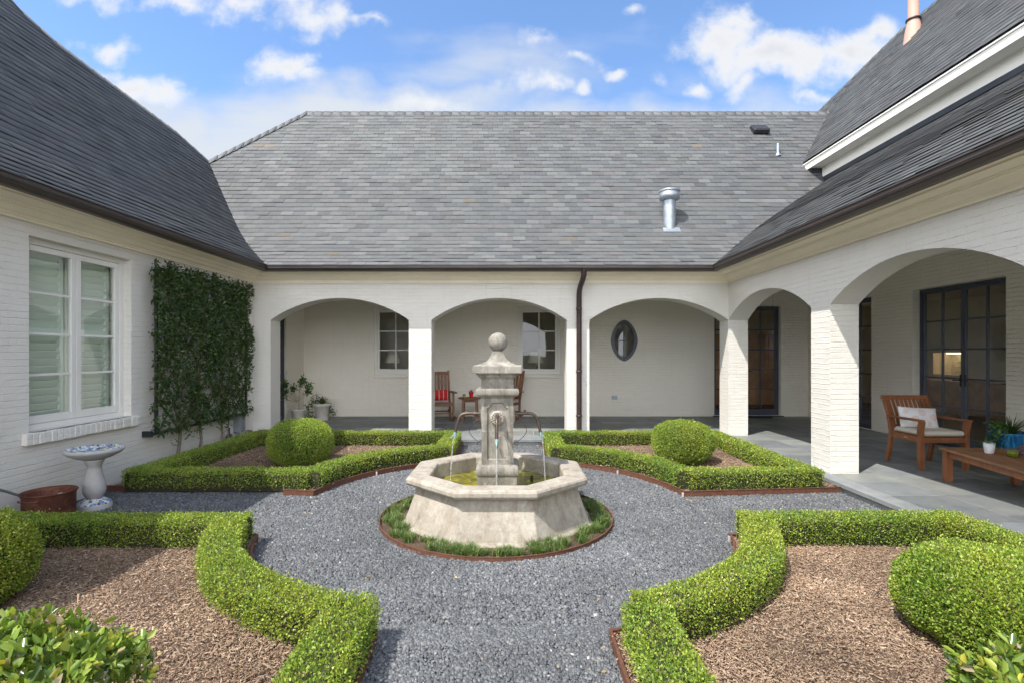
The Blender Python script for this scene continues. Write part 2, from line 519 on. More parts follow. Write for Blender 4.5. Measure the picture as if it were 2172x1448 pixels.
M_BLACK = simple('black_metal', (.025, .026, .03), .45, .3, .2, 8)
M_GALV = simple('galvanised_steel', (.36, .40, .44), .45, .7, .15, 5)
M_LEAD = simple('lead_flashing', (.045, .05, .06), .5, .3, .2, 3)
M_TERRA = simple('painted_flue', (.46, .28, .22), .6, 0, .08, 4)
M_DARKROOM = simple('room_paint', (.78, .70, .58), .8, 0, .1, 2)
M_ROOMWOOD = simple('room_cabinet_wood', (.55, .26, .10), .4, 0, .3, 3)

def glass_mat(name, tint, refl=1.0):
    m = bpy.data.materials.new(name); m.use_nodes = True; t = m.node_tree
    for n in list(t.nodes): t.nodes.remove(n)
    o = t.nodes.new('ShaderNodeOutputMaterial')
    tr = t.nodes.new('ShaderNodeBsdfTransparent'); tr.inputs[0].default_value = (*tint, 1)
    gl = t.nodes.new('ShaderNodeBsdfGlossy'); gl.inputs['Roughness'].default_value = .015; gl.inputs[0].default_value = (.95, .97, 1, 1)
    fr = t.nodes.new('ShaderNodeFresnel'); ge = t.nodes.new('ShaderNodeNewGeometry'); t.links.new(mth(t, 'MULTIPLY_ADD', ge.outputs['Backfacing'], -.8621, 1.52), fr.inputs[0])
    f2 = mth(t, 'MULTIPLY', fr.outputs[0], refl, clamp=True)
    nz_ = noise(t, 1.1, 2, .5, objc(t)); bm = t.nodes.new('ShaderNodeBump'); bm.inputs['Distance'].default_value = .012; bm.inputs['Strength'].default_value = .25
    t.links.new(nz_.outputs['Fac'], bm.inputs['Height']); t.links.new(bm.outputs[0], gl.inputs['Normal'])
    mx = t.nodes.new('ShaderNodeMixShader')
    t.links.new(f2, mx.inputs[0]); t.links.new(tr.outputs[0], mx.inputs[1]); t.links.new(gl.outputs[0], mx.inputs[2])
    t.links.new(mx.outputs[0], o.inputs[0])
    return m
M_GLASS = glass_mat('window_glass', (.90, .95, .92), 2.3)
M_GLASSD = glass_mat('door_glass', (.90, .92, .90), 1.2)

def slate_mat():
    m, t, b, o = newmat('slate')
    at = nd(t, 'ShaderNodeAttribute'); at.attribute_name = 'Col'
    c = objc(t)
    n1 = noise(t, 14, 7, .65, c); n2 = noise(t, 90, 4, .6, c)
    r = ramp(t, [(.25, (.86, .86, .86)), (.75, (1.12, 1.12, 1.12))]); t.links.new(n1.outputs['Fac'], r.inputs[0])
    col = mixc(t, 1.0, at.outputs['Color'], r.outputs[0], 'MULTIPLY')
    t.links.new(col, b.inputs['Base Color'])
    b.inputs['Roughness'].default_value = .7; b.inputs['Specular IOR Level'].default_value = .3
    h = mth(t, 'ADD', n1.outputs['Fac'], mth(t, 'MULTIPLY', n2.outputs['Fac'], .3))
    bump(t, b, h, .0025, .7)
    return m
M_SLATE = slate_mat()
M_SLATEP = simple('slate_plain', (.13, .135, .14), .6, 0, .3, 8)

def col_mat(name, rough=.6, trans=0.0, nscale=0, spec=.4, bumpd=0, sheen=0, bsc=200):
    m, t, b, o = newmat(name)
    at = nd(t, 'ShaderNodeAttribute'); at.attribute_name = 'Col'
    colr = at.outputs['Color']
    if nscale:
        n1 = noise(t, nscale, 5, .6, objc(t)); r = ramp(t, [(.25, (.75, .75, .75)), (.75, (1.2, 1.2, 1.2))]); t.links.new(n1.outputs['Fac'], r.inputs[0])
        colr = mixc(t, 1.0, colr, r.outputs[0], 'MULTIPLY')
    t.links.new(colr, b.inputs['Base Color'])
    b.inputs['Roughness'].default_value = rough; b.inputs['Specular IOR Level'].default_value = spec
    if bumpd:
        n2 = noise(t, bsc, 4, .6, objc(t)); bump(t, b, n2.outputs['Fac'], bumpd)
    if trans > 0:
        tl = t.nodes.new('ShaderNodeBsdfTranslucent'); mx = t.nodes.new('ShaderNodeMixShader'); mx.inputs[0].default_value = trans
        tc_ = mixc(t, 1.0, colr, (1.5, 1.5, .6), 'MULTIPLY'); t.links.new(tc_, tl.inputs[0])
        t.links.new(b.outputs[0], mx.inputs[1]); t.links.new(tl.outputs[0], mx.inputs[2]); t.links.new(mx.outputs[0], o.inputs[0])
    return m
M_LEAF = col_mat('box_leaf', .42, .28, 0, .45)
M_LEAFG = col_mat('glossy_leaf', .22, .22, 0, .6)
M_VINE = col_mat('vine_leaf', .4, .2, 0, .4)
M_STONE = col_mat('gravel_stone', .62, 0, 60, .4)
M_CHIP = col_mat('bark_chip', .8, 0, 70, .2)
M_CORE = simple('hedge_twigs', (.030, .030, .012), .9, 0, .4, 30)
M_BARK = simple('grey_bark', (.18, .15, .12), .85, 0, .35, 20, .004, 50)

def limestone(name='limestone', c0=(.24, .205, .165), c1=(.375, .335, .28), c2=(.51, .47, .405), st=(.68, .65, .60), s0=.48):
    m, t, b, o = newmat(name)
    c = objc(t)
    n1 = noise(t, 3.1, 9, .68, c, .4); n2 = noise(t, 26, 7, .7, c); n3 = noise(t, 120, 4, .6, c)
    r = ramp(t, [(.25, c0), (.46, c1), (.75, c2)])
    t.links.new(n1.outputs['Fac'], r.inputs[0])
    # grey weather stains, vertical streaks
    mp = nd(t, 'ShaderNodeMapping'); mp.inputs['Scale'].default_value = (9, 9, 1.6); t.links.new(c, mp.inputs[0])
    n4 = noise(t, 1.3, 6, .7, mp.outputs[0])
    r4 = ramp(t, [(s0, (1, 1, 1)), (.70, st)]); t.links.new(n4.outputs['Fac'], r4.inputs[0])
    col = mixc(t, 1.0, r.outputs[0], r4.outputs[0], 'MULTIPLY')
    r2 = ramp(t, [(.3, (.82, .82, .82)), (.7, (1.12, 1.12, 1.12))]); t.links.new(n2.outputs['Fac'], r2.inputs[0])
    col = mixc(t, 1.0, col, r2.outputs[0], 'MULTIPLY')
    # pits
    r3 = ramp(t, [(.68, (1, 1, 1)), (.76, (.55, .5, .42))]); t.links.new(n3.outputs['Fac'], r3.inputs[0])
    col = mixc(t, 1.0, col, r3.outputs[0], 'MULTIPLY')
    # pale lime scale patches
    n5 = noise(t, 5.2, 8, .75, c, .8)
    r5 = ramp(t, [(.60, (0, 0, 0)), (.72, (1, 1, 1))]); t.links.new(n5.outputs['Fac'], r5.inputs[0])
    col = mixc(t, mth(t, 'MULTIPLY', r5.outputs[0], .55), col, (.82, .80, .75))
    t.links.new(col, b.inputs['Base Color']); b.inputs['Roughness'].default_value = .85; b.inputs['Specular IOR Level'].default_value = .2
    h = mth(t, 'ADD', n2.outputs['Fac'], mth(t, 'MULTIPLY', n3.outputs['Fac'], .5))
    bump(t, b, h, .006, .9)
    return m
M_LIME = limestone()
M_LIMEG = limestone('weathered_limestone', (.15, .14, .12), (.30, .28, .245), (.45, .42, .37), (.42, .41, .38), .42)

def wood(name, c0, c1, scale=(30, 2.2, 30), rough=.5):
    m, t, b, o = newmat(name)
    c = objc(t)
    mp = nd(t, 'ShaderNodeMapping'); mp.inputs['Scale'].default_value = scale; t.links.new(c, mp.inputs[0])
    n1 = noise(t, 1.2, 8, .65, mp.outputs[0], .6)
    n2 = noise(t, 4, 3, .5, c)
    r = ramp(t, [(.25, c0), (.75, c1)]); t.links.new(n1.outputs['Fac'], r.inputs[0])
    r2 = ramp(t, [(.3, (.75, .75, .75)), (.7, (1.15, 1.15, 1.15))]); t.links.new(n2.outputs['Fac'], r2.inputs[0])
    col = mixc(t, 1.0, r.outputs[0], r2.outputs[0], 'MULTIPLY')
    t.links.new(col, b.inputs['Base Color']); b.inputs['Roughness'].default_value = rough
    bump(t, b, n1.outputs['Fac'], .0015)
    return m
M_TEAK = wood('teak', (.17, .055, .02), (.34, .13, .05), (20, 20, 2.5))
M_TEAKT = wood('teak_top', (.17, .075, .035), (.33, .17, .08), (20, 2.5, 20), .6)
M_ROCK = wood('rocker_wood', (.13, .05, .025), (.27, .12, .055), (20, 20, 2.5))
# ================================================================== setting: ground, paving
def ground_mats():
    m, t, b, o = newmat('earth'); c = objc(t)
    n1 = noise(t, .6, 8, .6, c); r = ramp(t, [(.3, (.05, .07, .02)), (.7, (.10, .11, .045))]); t.links.new(n1.outputs['Fac'], r.inputs[0]); t.links.new(r.outputs[0], b.inputs['Base Color']); b.inputs['Roughness'].default_value = .95
    g, t, b, o = newmat('gravel_bed'); c = objc(t)
    v = nd(t, 'ShaderNodeTexVoronoi'); v.inputs['Scale'].default_value = 62; t.links.new(c, v.inputs['Vector'])
    sp = t.nodes.new('ShaderNodeSeparateColor'); t.links.new(v.outputs['Color'], sp.inputs[0])
    r = ramp(t, [(0, (.07, .075, .085)), (.6, (.16, .165, .175)), (.93, (.24, .24, .24)), (1, (.45, .44, .42))]); t.links.new(sp.outputs[0], r.inputs[0])
    e = ramp(t, [(.25, (1, 1, 1)), (.62, (.25, .25, .25))]); t.links.new(v.outputs['Distance'], e.inputs[0])
    t.links.new(mixc(t, 1, r.outputs[0], e.outputs[0], 'MULTIPLY'), b.inputs['Base Color']); b.inputs['Roughness'].default_value = .8
    bump(t, b, mth(t, 'SUBTRACT', 1, v.outputs['Distance']), .012)
    u, t, b, o = newmat('mulch_bed'); c = objc(t)
    mp = nd(t, 'ShaderNodeMapping'); mp.inputs['Scale'].default_value = (1, 1, 1); t.links.new(c, mp.inputs[0])
    n1 = noise(t, 55, 8, .75, mp.outputs[0], 1.5); n2 = noise(t, 2.5, 5, .6, c)
    r = ramp(t, [(.3, (.035, .02, .012)), (.55, (.15, .095, .065)), (.75, (.32, .24, .18))]); t.links.new(n1.outputs['Fac'], r.inputs[0])
    r2 = ramp(t, [(.35, (.75, .68, .62)), (.65, (1.1, 1.1, 1.1))]); t.links.new(n2.outputs['Fac'], r2.inputs[0])
    t.links.new(mixc(t, 1, r.outputs[0], r2.outputs[0], 'MULTIPLY'), b.inputs['Base Color']); b.inputs['Roughness'].default_value = .9
    bump(t, b, n1.outputs['Fac'], .02)
    return m, g, u
M_EARTH, M_GRAV, M_MULCH = ground_mats()
def stone_tile():
    m, t, b, o = newmat('bluestone'); c = objc(t)
    at = nd(t, 'ShaderNodeAttribute'); at.attribute_name = 'Col'
    n1 = noise(t, 3.0, 8, .65, c, .5); n2 = noise(t, 45, 5, .6, c)
    r = ramp(t, [(.3, (.74, .76, .80)), (.7, (1.2, 1.18, 1.12))]); t.links.new(n1.outputs['Fac'], r.inputs[0])
    t.links.new(mixc(t, 1, at.outputs['Color'], r.outputs[0], 'MULTIPLY'), b.inputs['Base Color'])
    b.inputs['Roughness'].default_value = .6
    bump(t, b, mth(t, 'ADD', n1.outputs['Fac'], mth(t, 'MULTIPLY', n2.outputs['Fac'], .3)), .004)
    return m
M_BLUE = stone_tile()
M_MORT = simple('mortar', (.36, .37, .36), .85, 0, .12, 20, .002, 80)

mb = MB(); mb.box(-400, -400, -.4, 400, 600, -.05)
tag(mb.build('ground', M_EARTH), kind='structure')
mb = MB(); mb.box(-5.0, -4.2, -.045, 4.06, 9.56, 0.0)
tag(mb.build('gravel_path', M_GRAV), kind='structure')

FZ = .115     # porch floor
mb = MB()
mb.box(-5.235, 9.56, -.04, 7.49, 12.99, FZ-.006)
mb.box(4.065, -4.2, -.04, 7.49, 9.56, FZ-.006)
slab = tag(mb.build('porch_floor', M_MORT), kind='structure')
tiles = MB()
def tile_region(x0, x1, y0, y1, axis='x'):
    hs = [.61, .46, .61, .31, .46]
    y = y0; k = 0
    while y < y1-.02:
        h = min(hs[k % 5], y1-y)
        if y1-(y+h) < .12: h = y1-y
        x = x0 - random.uniform(0, .4) if k else x0
        while x < x1:
            w = random.choice([.46, .61, .61, .76, .92])
            a, b_ = max(x, x0), min(x+w, x1)
            if b_-a > .05:
                g = random.uniform(.8, 1.2); tint = random.choice([(.18, .195, .205), (.19, .20, .205), (.215, .225, .22), (.165, .18, .195), (.20, .21, .20)])
                z = FZ-.0015+random.uniform(0, .0015)
                if axis == 'x': tiles.box(a+.005, y+.005, FZ-.012, b_-.005, y+h-.005, z, col=tuple(g*q for q in tint), bev=.003)
                else: tiles.box(y+.005, a+.005, FZ-.012, y+h-.005, b_-.005, z, col=tuple(g*q for q in tint), bev=.003)
            x += w
        y += h; k += 1
tile_region(-5.2, 7.48, 9.98, 12.98)
tile_region(-4.2, 9.97, 4.24, 7.48, 'y')
# border stones overhanging the gravel, as one course
x = -5.0
while x < 4.05:
    w = random.choice([.61, .76, .92]); b_ = min(x+w, 4.24); g = random.uniform(.95, 1.25)
    tiles.box(x+.004, 9.525, FZ-.055, b_-.004, 9.975, FZ-.001, col=(.21*g, .222*g, .228*g), bev=.004); x += w
y = -4.2
while y < 9.52:
    w = random.choice([.61, .76, .92]); b_ = min(y+w, 9.52); g = random.uniform(.95, 1.25)
    tiles.box(4.03, y+.004, FZ-.055, 4.235, b_-.004, FZ-.001, col=(.21*g, .222*g, .228*g), bev=.004); y += w
tag(tiles.build('paving', M_BLUE), kind='structure')

# ================================================================== the house
house = thing('house', 'white painted brick house with slate roofs and arched porch wrapped round the courtyard', 'house', (0, 0, 0))

def PX(c, s=1):    # wall running along x, its face at y=c
    return lambda u, w, z: (u, c+s*w, z)
def PY(c, s=1):    # wall running along y, its face at x=c
    return lambda u, w, z: (c+s*w, u, z)
def pbox(m, P, u0, w0, z0, u1, w1, z1, mi=0, bev=0, col=None):
    a = P(u0, w0, z0); b_ = P(u1, w1, z1)
    m.box(a[0], a[1], a[2], b_[0], b_[1], b_[2], mi, None, bev, col)
def pquad(m, P, q, mi=0):
    m.add([P(*a) for a in q], [tuple(range(len(q)))], mi)

def wall(m, P, th, u0, u1, z0, z1, ops):
    """ops: (ua, ub, za, zb, kind) kind None | 'oval' """
    us = sorted({u0, u1, *[o[0] for o in ops], *[o[1] for o in ops]})
    zs = sorted({z0, z1, *[o[2] for o in ops], *[o[3] for o in ops]})
    for i in range(len(us)-1):
        for j in range(len(zs)-1):
            a, b_, c, d = us[i], us[i+1], zs[j], zs[j+1]
            cu, cz = (a+b_)/2, (c+d)/2
            if any(o[0] < cu < o[1] and o[2] < cz < o[3] for o in ops): continue
            for w in (0, th):
                pquad(m, P, [(a, w, c), (b_, w, c), (b_, w, d), (a, w, d)])
    for o in ops:
        a, b_, c, d = o[:4]
        if len(o) > 4:
            n = 40; cu, cz, ru, rz = (a+b_)/2, (c+d)/2, (b_-a)/2, (d-c)/2
            inn = []; outr = []
            for k in range(n):
                th_ = 2*math.pi*k/n; cs, sn = math.cos(th_), math.sin(th_)
                inn.append(oval(cu, cz, ru, rz, th_))
                q = max(abs(cs), abs(sn)); outr.append((cu+ru*cs/q, cz+rz*sn/q))
            for k in range(n):
                k2 = (k+1) % n
                for w in (0, th):
                    pquad(m, P, [(outr[k][0], w, outr[k][1]), (outr[k2][0], w, outr[k2][1]), (inn[k2][0], w, inn[k2][1]), (inn[k][0], w, inn[k][1])])
                pquad(m, P, [(inn[k][0], 0, inn[k][1]), (inn[k2][0], 0, inn[k2][1]), (inn[k2][0], th, inn[k2][1]), (inn[k][0], th, inn[k][1])])
        else:
            pquad(m, P, [(a, 0, c), (a, th, c), (a, th, d), (a, 0, d)]); pquad(m, P, [(b_, 0, c), (b_, th, c), (b_, th, d), (b_, 0, d)])
            pquad(m, P, [(a, 0, d), (b_, 0, d), (b_, th, d), (a, th, d)]); pquad(m, P, [(a, 0, c), (b_, 0, c), (b_, th, c), (a, th, c)])
    for u in (u0, u1): pquad(m, P, [(u, 0, z0), (u, th, z0), (u, th, z1), (u, 0, z1)])
    pquad(m, P, [(u0, 0, z1), (u1, 0, z1), (u1, th, z1), (u0, th, z1)])

def oval(cu, cz, ru, rz, th_):
    # slightly pointed oval
    e = 1.0; cs, sn = math.cos(th_), math.sin(th_)
    k = 1-.055*abs(math.sin(2*th_))
    return (cu+ru*cs*k, cz+rz*sn*k)

def arcade(m, P, th, u0, u1, z0, z1, arches, zs, rise):
    """piers + spandrels with segmental arches"""
    N_ = 28
    e = sorted(arches)
    cuts = [u0]+[v for a in e for v in a]+[u1]
    for i in range(0, len(cuts), 2):       # piers
        a, b_ = cuts[i], cuts[i+1]
        if b_-a < 1e-6: continue
        zz = [z0, zs, z1]
        for w in (0, th):
            pquad(m, P, [(a, w, z0), (b_, w, z0), (b_, w, z1), (a, w, z1)])
        if i > 0: pquad(m, P, [(a, 0, z0), (a, th, z0), (a, th, zs), (a, 0, zs)])
        else: pquad(m, P, [(a, 0, z0), (a, th, z0), (a, th, z1), (a, 0, z1)])
        if i < len(cuts)-2: pquad(m, P, [(b_, 0, z0), (b_, th, z0), (b_, th, zs), (b_, 0, zs)])
        else: pquad(m, P, [(b_, 0, z0), (b_, th, z0), (b_, th, z1), (b_, 0, z1)])
    for a, b_ in e:
        hs = (b_-a)/2; c = (a+b_)/2; RR = (hs*hs+rise*rise)/(2*rise)
        pts = []
        for k in range(N_+1):
            d = -hs+2*hs*k/N_
            pts.append((c+d, zs+rise-(RR-math.sqrt(RR*RR-d*d))))
        for k in range(N_):
            (ua, za), (ub, zb) = pts[k], pts[k+1]
            for w in (0, th): pquad(m, P, [(ua, w, za), (ub, w, zb), (ub, w, z1), (ua, w, z1)])
            pquad(m, P, [(ua, 0, za), (ub, 0, zb), (ub, th, zb), (ua, th, za)])
    pquad(m, P, [(u0, 0, z1), (u1, 0, z1), (u1, th, z1), (u0, th, z1)])

ZT = 3.30
ZS, RISE = 2.343, .425
mb = MB(); arcade(mb, PX(9.98), .42, -5.30, 4.60, 0, ZT, [(-4.67, -1.987), (-1.547, 1.08), (1.52, 4.22)], ZS, RISE)
mb.build('arcade_wall', M_BRICK, house)
mb = MB(); arcade(mb, PY(4.22), .38, -4.2, 9.979, 0, ZT, [(-1.7, .98), (1.41, 3.69), (4.12, 6.80), (7.23, 9.979)], ZS, RISE)
mb.build('arcade_wall', M_BRICK, house)
ZWIN = (.88, 2.925)
mb = MB(); wall(mb, PY(-5.01, -1), .30, -4.2, 9.978, -.05, ZT, [(5.34, 6.78, *ZWIN)])
mb.build('wall', M_BRICK, house)
mb = MB(); wall(mb, PY(-5.24, -1), .24, 10.402, 12.998, 0, 3.45, [(10.62, 11.97, FZ, 2.87)])
mb.build('wall', M_BRICKIN, house)
OV = (2.52, 3.20, 1.50, 2.54)
W1 = (-3.47, -2.39, 1.175, 2.86); W2 = (.17, 1.25, 1.175, 2.86)
mb = MB(); wall(mb, PX(13.0), .24, -5.48, 7.74, 0, 3.45, [W1, W2, (*OV, 'oval'), (5.14, 6.83, FZ+.02, 2.89)])
mb.build('wall', M_BRICKIN, house)
mb = MB(); wall(mb, PY(7.5), .24, -4.2, 12.998, 0, 3.45, [(7.79, 9.60, FZ, 2.87), (10.70, 12.40, FZ, 2.87), (2.8, 4.6, FZ, 2.87)])
mb.build('wall', M_BRICKIN, house)
# porch ceilings
mb = MB(); mb.box(-5.25, 10.39, 3.40, 7.52, 13.01, 3.44); mb.box(4.59, -4.2, 3.40, 7.52, 10.38, 3.44)
mb.build('ceiling', M_SOFFIT, house)

# cornice and gutter run round the court in one piece each
path = [(-5.01, -4.2), (-5.01, 9.98), (4.22, 9.98), (4.22, -4.2)]
prof = [(.003, 3.055), (.03, 3.055), (.03, 3.08), (.045, 3.088), (.045, 3.10), (.06, 3.105), (.085, 3.118), (.105, 3.14), (.125, 3.158), (.155, 3.166), (.155, 3.178),
        (.175, 3.18), (.175, 3.192), (.215, 3.20), (.25, 3.215), (.275, 3.222), (.275, 3.238), (.30, 3.24), (.345, 3.262), (.345, 3.31), (.003, 3.31)]
mb = MB(); mb.sweep(path, prof, 1, 0); mb.build('cornice', M_CREAM, house)
gp = [(.348, 3.30), (.348, 3.235), (.375, 3.222), (.43, 3.226), (.468, 3.248), (.485, 3.285), (.485, 3.322), (.497, 3.326), (.497, 3.336), (.478, 3.336), (.470, 3.30), (.348, 3.30)]
mb = MB(); mb.sweep(path, gp, 1, 0); mb.build('gutter', M_BRONZE, house)

# ---- slates
def interp(pts):
    xs = [p[0] for p in pts]; ys = [p[1] for p in pts]
    return lambda s: float(np.interp(s, xs, ys))
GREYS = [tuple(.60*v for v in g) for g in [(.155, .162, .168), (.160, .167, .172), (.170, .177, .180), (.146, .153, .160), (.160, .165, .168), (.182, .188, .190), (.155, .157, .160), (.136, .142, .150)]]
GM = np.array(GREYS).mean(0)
def slates(name, fz, pos, ulo, uhi, s0, s1, smax=None, e=.145, w=.26, gain=1.0, deck=True, brown=.006, cvar=1.25):
    """fz(s) height profile; pos(u, s, z) world point"""
    S = [s0]; s = s0
    while s < s1:
        sl_ = (fz(s+.05)-fz(s))/.05
        s += e/math.sqrt(1+sl_*sl_); S.append(min(s, s1+.02))
    Vs = []; Cs = []; dk = MB(); off_r = 0.0; cprev = GM
    for i in range(len(S)-1):
        sb, st = S[i], S[i+1]
        st2 = min(st + (st-sb)*1.05, s1+.05)
        lo_b, hi_b, lo_t, hi_t = ulo(sb), uhi(sb), ulo(st2), uhi(st2)
        dk.add([pos(lo_b, sb, fz(sb)-.035), pos(hi_b, sb, fz(sb)-.035), pos(uhi(st), st, fz(st)-.035), pos(ulo(st), st, fz(st)-.035)], [(0, 1, 2, 3)])
        off_r = (off_r + w*random.uniform(.36, .64)) % w
        u = math.floor((min(lo_b, lo_t)-.3)/w)*w + off_r
        umax_ = max(hi_b, hi_t)
        while u < umax_:
            ww = w
            a, b_ = u+.0016, u+ww-.0016
            u += ww
            ab, bb = max(a, lo_b), min(b_, hi_b)
            at_, bt = max(a, lo_t), min(b_, hi_t)
            if bb <= ab and bt <= at_: continue
            if bb < ab: ab = bb = max(lo_b, min(hi_b, (a+b_)/2))
            if bt < at_: at_ = bt = max(lo_t, min(hi_t, (a+b_)/2))
            sta = stb = st2
            if smax:
                if sb > smax((a+b_)/2): continue
                sta = min(st2, smax(at_)+.02); stb = min(st2, smax(bt)+.02)
            j = random.uniform(-.004, .004)
            sb1 = sb + j*.6; lf = .026+random.random()**3*.010; tw = 0
            th = .007
            q = [pos(ab, sb1, fz(sb)+lf+tw), pos(bb, sb1, fz(sb)+lf-tw), pos(bt, stb, fz(stb)-.009), pos(at_, sta, fz(sta)-.009)]
            q += [pos(ab, sb1, fz(sb)+lf+tw-th), pos(bb, sb1, fz(sb)+lf-tw-th), pos(bt, stb, fz(stb)-.02), pos(at_, sta, fz(sta)-.02)]
            Vs.append(q)
            if random.random() > .10: cprev = np.array(random.choice(GREYS))*random.uniform(.90, 1.10)
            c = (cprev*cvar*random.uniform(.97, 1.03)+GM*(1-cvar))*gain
            rr = random.random()
            if rr < brown: c = np.array((.135, .12, .10))*random.uniform(.7, 1.1)*gain
            elif rr < brown+.03: c = np.array((.108, .103, .108))*gain
            Cs.append(c)
    V = np.array(Vs, dtype=float)
    o = bulk(name, V, [(0, 1, 2, 3), (0, 4, 5, 1)], np.array(Cs), M_SLATE, house)
    if deck: dk.build('roof_deck', M_LEAD, o)
    return o
F = interp([(0, 3.30), (.3, 3.505), (.6, 3.745), (.85, 3.965), (1.04, 4.165), (1.3, 4.478), (1.6, 4.868), (3.966, 7.98), (5, 9.34)])
y0r = 9.48
back = slates('roof', F, lambda u, s, z: (u, y0r+s, z),
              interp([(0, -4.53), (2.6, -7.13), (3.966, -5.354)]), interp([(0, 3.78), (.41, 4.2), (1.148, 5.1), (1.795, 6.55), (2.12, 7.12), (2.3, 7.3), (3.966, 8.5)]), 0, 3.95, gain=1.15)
sil = [(12.14, 2.6), (11.335, 2.884), (10.48, 2.97), (9.34, 3.075), (8.67, 3.16), (8.25, 3.33), (8.15, 3.5), (8.0, 3.7), (7.5, 3.95), (-4.2, 3.97)]
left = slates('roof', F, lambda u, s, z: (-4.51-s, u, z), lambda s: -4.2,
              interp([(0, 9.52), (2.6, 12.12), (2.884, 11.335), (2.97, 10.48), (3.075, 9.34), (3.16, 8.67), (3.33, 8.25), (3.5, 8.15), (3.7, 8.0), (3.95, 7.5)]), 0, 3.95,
              smax=interp([(a, b_) for a, b_ in sorted(sil)]), gain=.80, cvar=1.3)  # gain darkens the left slates' colour to stand for shade on that slope
FR_ = interp([(0, 3.30), (.4, 3.58), (1.28, 4.23), (2.2, 4.83), (3.39, 5.585)])
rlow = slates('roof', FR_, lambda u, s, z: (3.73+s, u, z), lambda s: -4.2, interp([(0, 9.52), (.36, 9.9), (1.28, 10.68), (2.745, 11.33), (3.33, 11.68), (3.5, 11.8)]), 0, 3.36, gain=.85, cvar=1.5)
FU = interp([(0, 6.13), (2.84, 9.68)])
rup = slates('roof', FU, lambda u, s, z: (6.83+s, u, z), lambda s: -4.2,
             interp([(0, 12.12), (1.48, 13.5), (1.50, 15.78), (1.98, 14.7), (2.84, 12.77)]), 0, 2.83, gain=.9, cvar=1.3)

def caps(name, pts, wl, wr, w=.17, step=.24, parent=house, gain=1.0):
    """overlapping cap slates along a ridge or hip; wl, wr: downward directions of the two sides"""
    wl = Vector(wl).normalized(); wr = Vector(wr).normalized()
    Vs = []; Cs = []
    P = [Vector(p) for p in pts]
    for i in range(len(P)-1):
        d = P[i+1]-P[i]; ln = d.length; d.normalize(); n = max(1, round(ln/step)); st = ln/n
        for k in range(n):
            for wd_ in (wl, wr):
                a = P[i]+d*(k*st-.03); b_ = P[i]+d*((k+1)*st+.01)
                upa = Vector((0, 0, .028)); upb = Vector((0, 0, .048)); jit = random.uniform(-.004, .004)
                q = [a+upa, b_+upb, b_+upb+wd_*(w+jit), a+upa+wd_*(w+jit)]
                q2 = [p-Vector((0, 0, .018)) for p in q]
                Vs.append([tuple(p) for p in q+q2]); Cs.append(np.array(random.choice(GREYS))*random.uniform(.9, 1.2)*gain)
    return bulk(name, np.array(Vs), [(0, 1, 2, 3), (0, 4, 5, 1), (3, 7, 4, 0), (1, 5, 6, 2), (2, 6, 7, 3)], np.array(Cs), M_SLATE, parent)
caps('ridge_cap', [(8.5, 13.446, 7.98), (-5.354, 13.446, 7.98)], (0, -1, -1.3), (0, 1, -1.3), gain=1.1)
caps('ridge_cap', [(-7.11, 12.08, 6.20), (-5.354, 13.446, 7.98)], (.4, -.9, -1.0), (-.9, .4, -1.0), gain=1.1)
lp = [(-7.11, 12.14, 6.18)]+[(-4.51-s, y_, F(s)) for y_, s in sil[1:-1]]
caps('ridge_cap', lp, (1, .05, -1.3), (-1, .3, -.9), w=.15, gain=1.0)
caps('ridge_cap', [(9.67, -4.2, 9.68), (9.67, 12.77, 9.68)], (-1, 0, -1.25), (1, 0, -1.25))
caps('ridge_cap', [(9.67, 12.77, 9.68), (8.33, 15.8, 8.0)], (-1, -.1, -1.25), (.6, 1, -1.3))
# hidden far slopes and outer walls, with unseen gaps added for room light
mb = MB()
mb.add([(-5.354, 13.45, 7.97), (8.6, 13.45, 7.97), (8.6, 17.4, 3.3), (-9.3, 17.4, 3.3)], [(0, 1, 2, 3)])
mb.add([(-7.11, 12.10, 6.16), (-5.354, 13.45, 7.97), (-9.3, 17.4, 3.3)], [(0, 1, 2)])
fl = [(-4.51-s, y_, F(s)-.02) for y_, s in sil[:-1]]+[(-8.47, -4.2, F(3.95)-.02)]
ot = [(-11.6, max(-4.2, p[1]), 3.2) for p in fl]; ot[0] = (-10.6, 16.2, 3.2)
for i in range(len(fl)-1): mb.add([fl[i], fl[i+1], ot[i+1], ot[i]], [(0, 1, 2, 3)])
mb.add([(9.67, -4.2, 9.66), (9.67, 12.77, 9.66), (14.5, 16.5, 3.3), (14.5, -4.2, 3.3)], [(0, 1, 2, 3)])
mb.add([(9.67, 12.77, 9.66), (8.3, 15.85, 7.97), (7.5, 17.5, 6.9), (14.5, 16.5, 3.3)], [(0, 1, 2, 3)])
mb.build('roof', M_SLATEP, house)
mb = MB()
mb.box(-11.5, -4.3, 0, -11.3, 17.4, 3.3); mb.box(-11.3, 17.2, 0, 14.4, 17.4, .7); mb.box(-3.9, 17.2, .7, 2.1, 17.4, 3.3); mb.box(4.9, 17.2, .7, 9.3, 17.4, 3.3); mb.box(14.2, -4.3, 0, 14.4, 17.2, .8); mb.box(14.2, -4.3, .8, 14.4, 3.0, 3.3); mb.box(14.2, 9.0, .8, 14.4, 17.2, 3.3)
mb.box(-11.3, -4.4, 0, -5.32, -4.21, 3.3); mb.box(7.76, -4.4, 0, 14.2, -4.21, 6.0)
mb.add([(-4.51, -4.25, 3.3), (-8.47, -4.25, 8.0), (-11.6, -4.25, 3.2)], [(0, 1, 2)])
mb.add([(3.75, -4.25, 3.3), (7.1, -4.25, 5.58), (7.1, -4.25, 6.2), (9.67, -4.25, 9.66), (14.5, -4.25, 3.3)], [(0, 1, 2, 3, 4)])
mb.build('wall', M_BRICK, house)
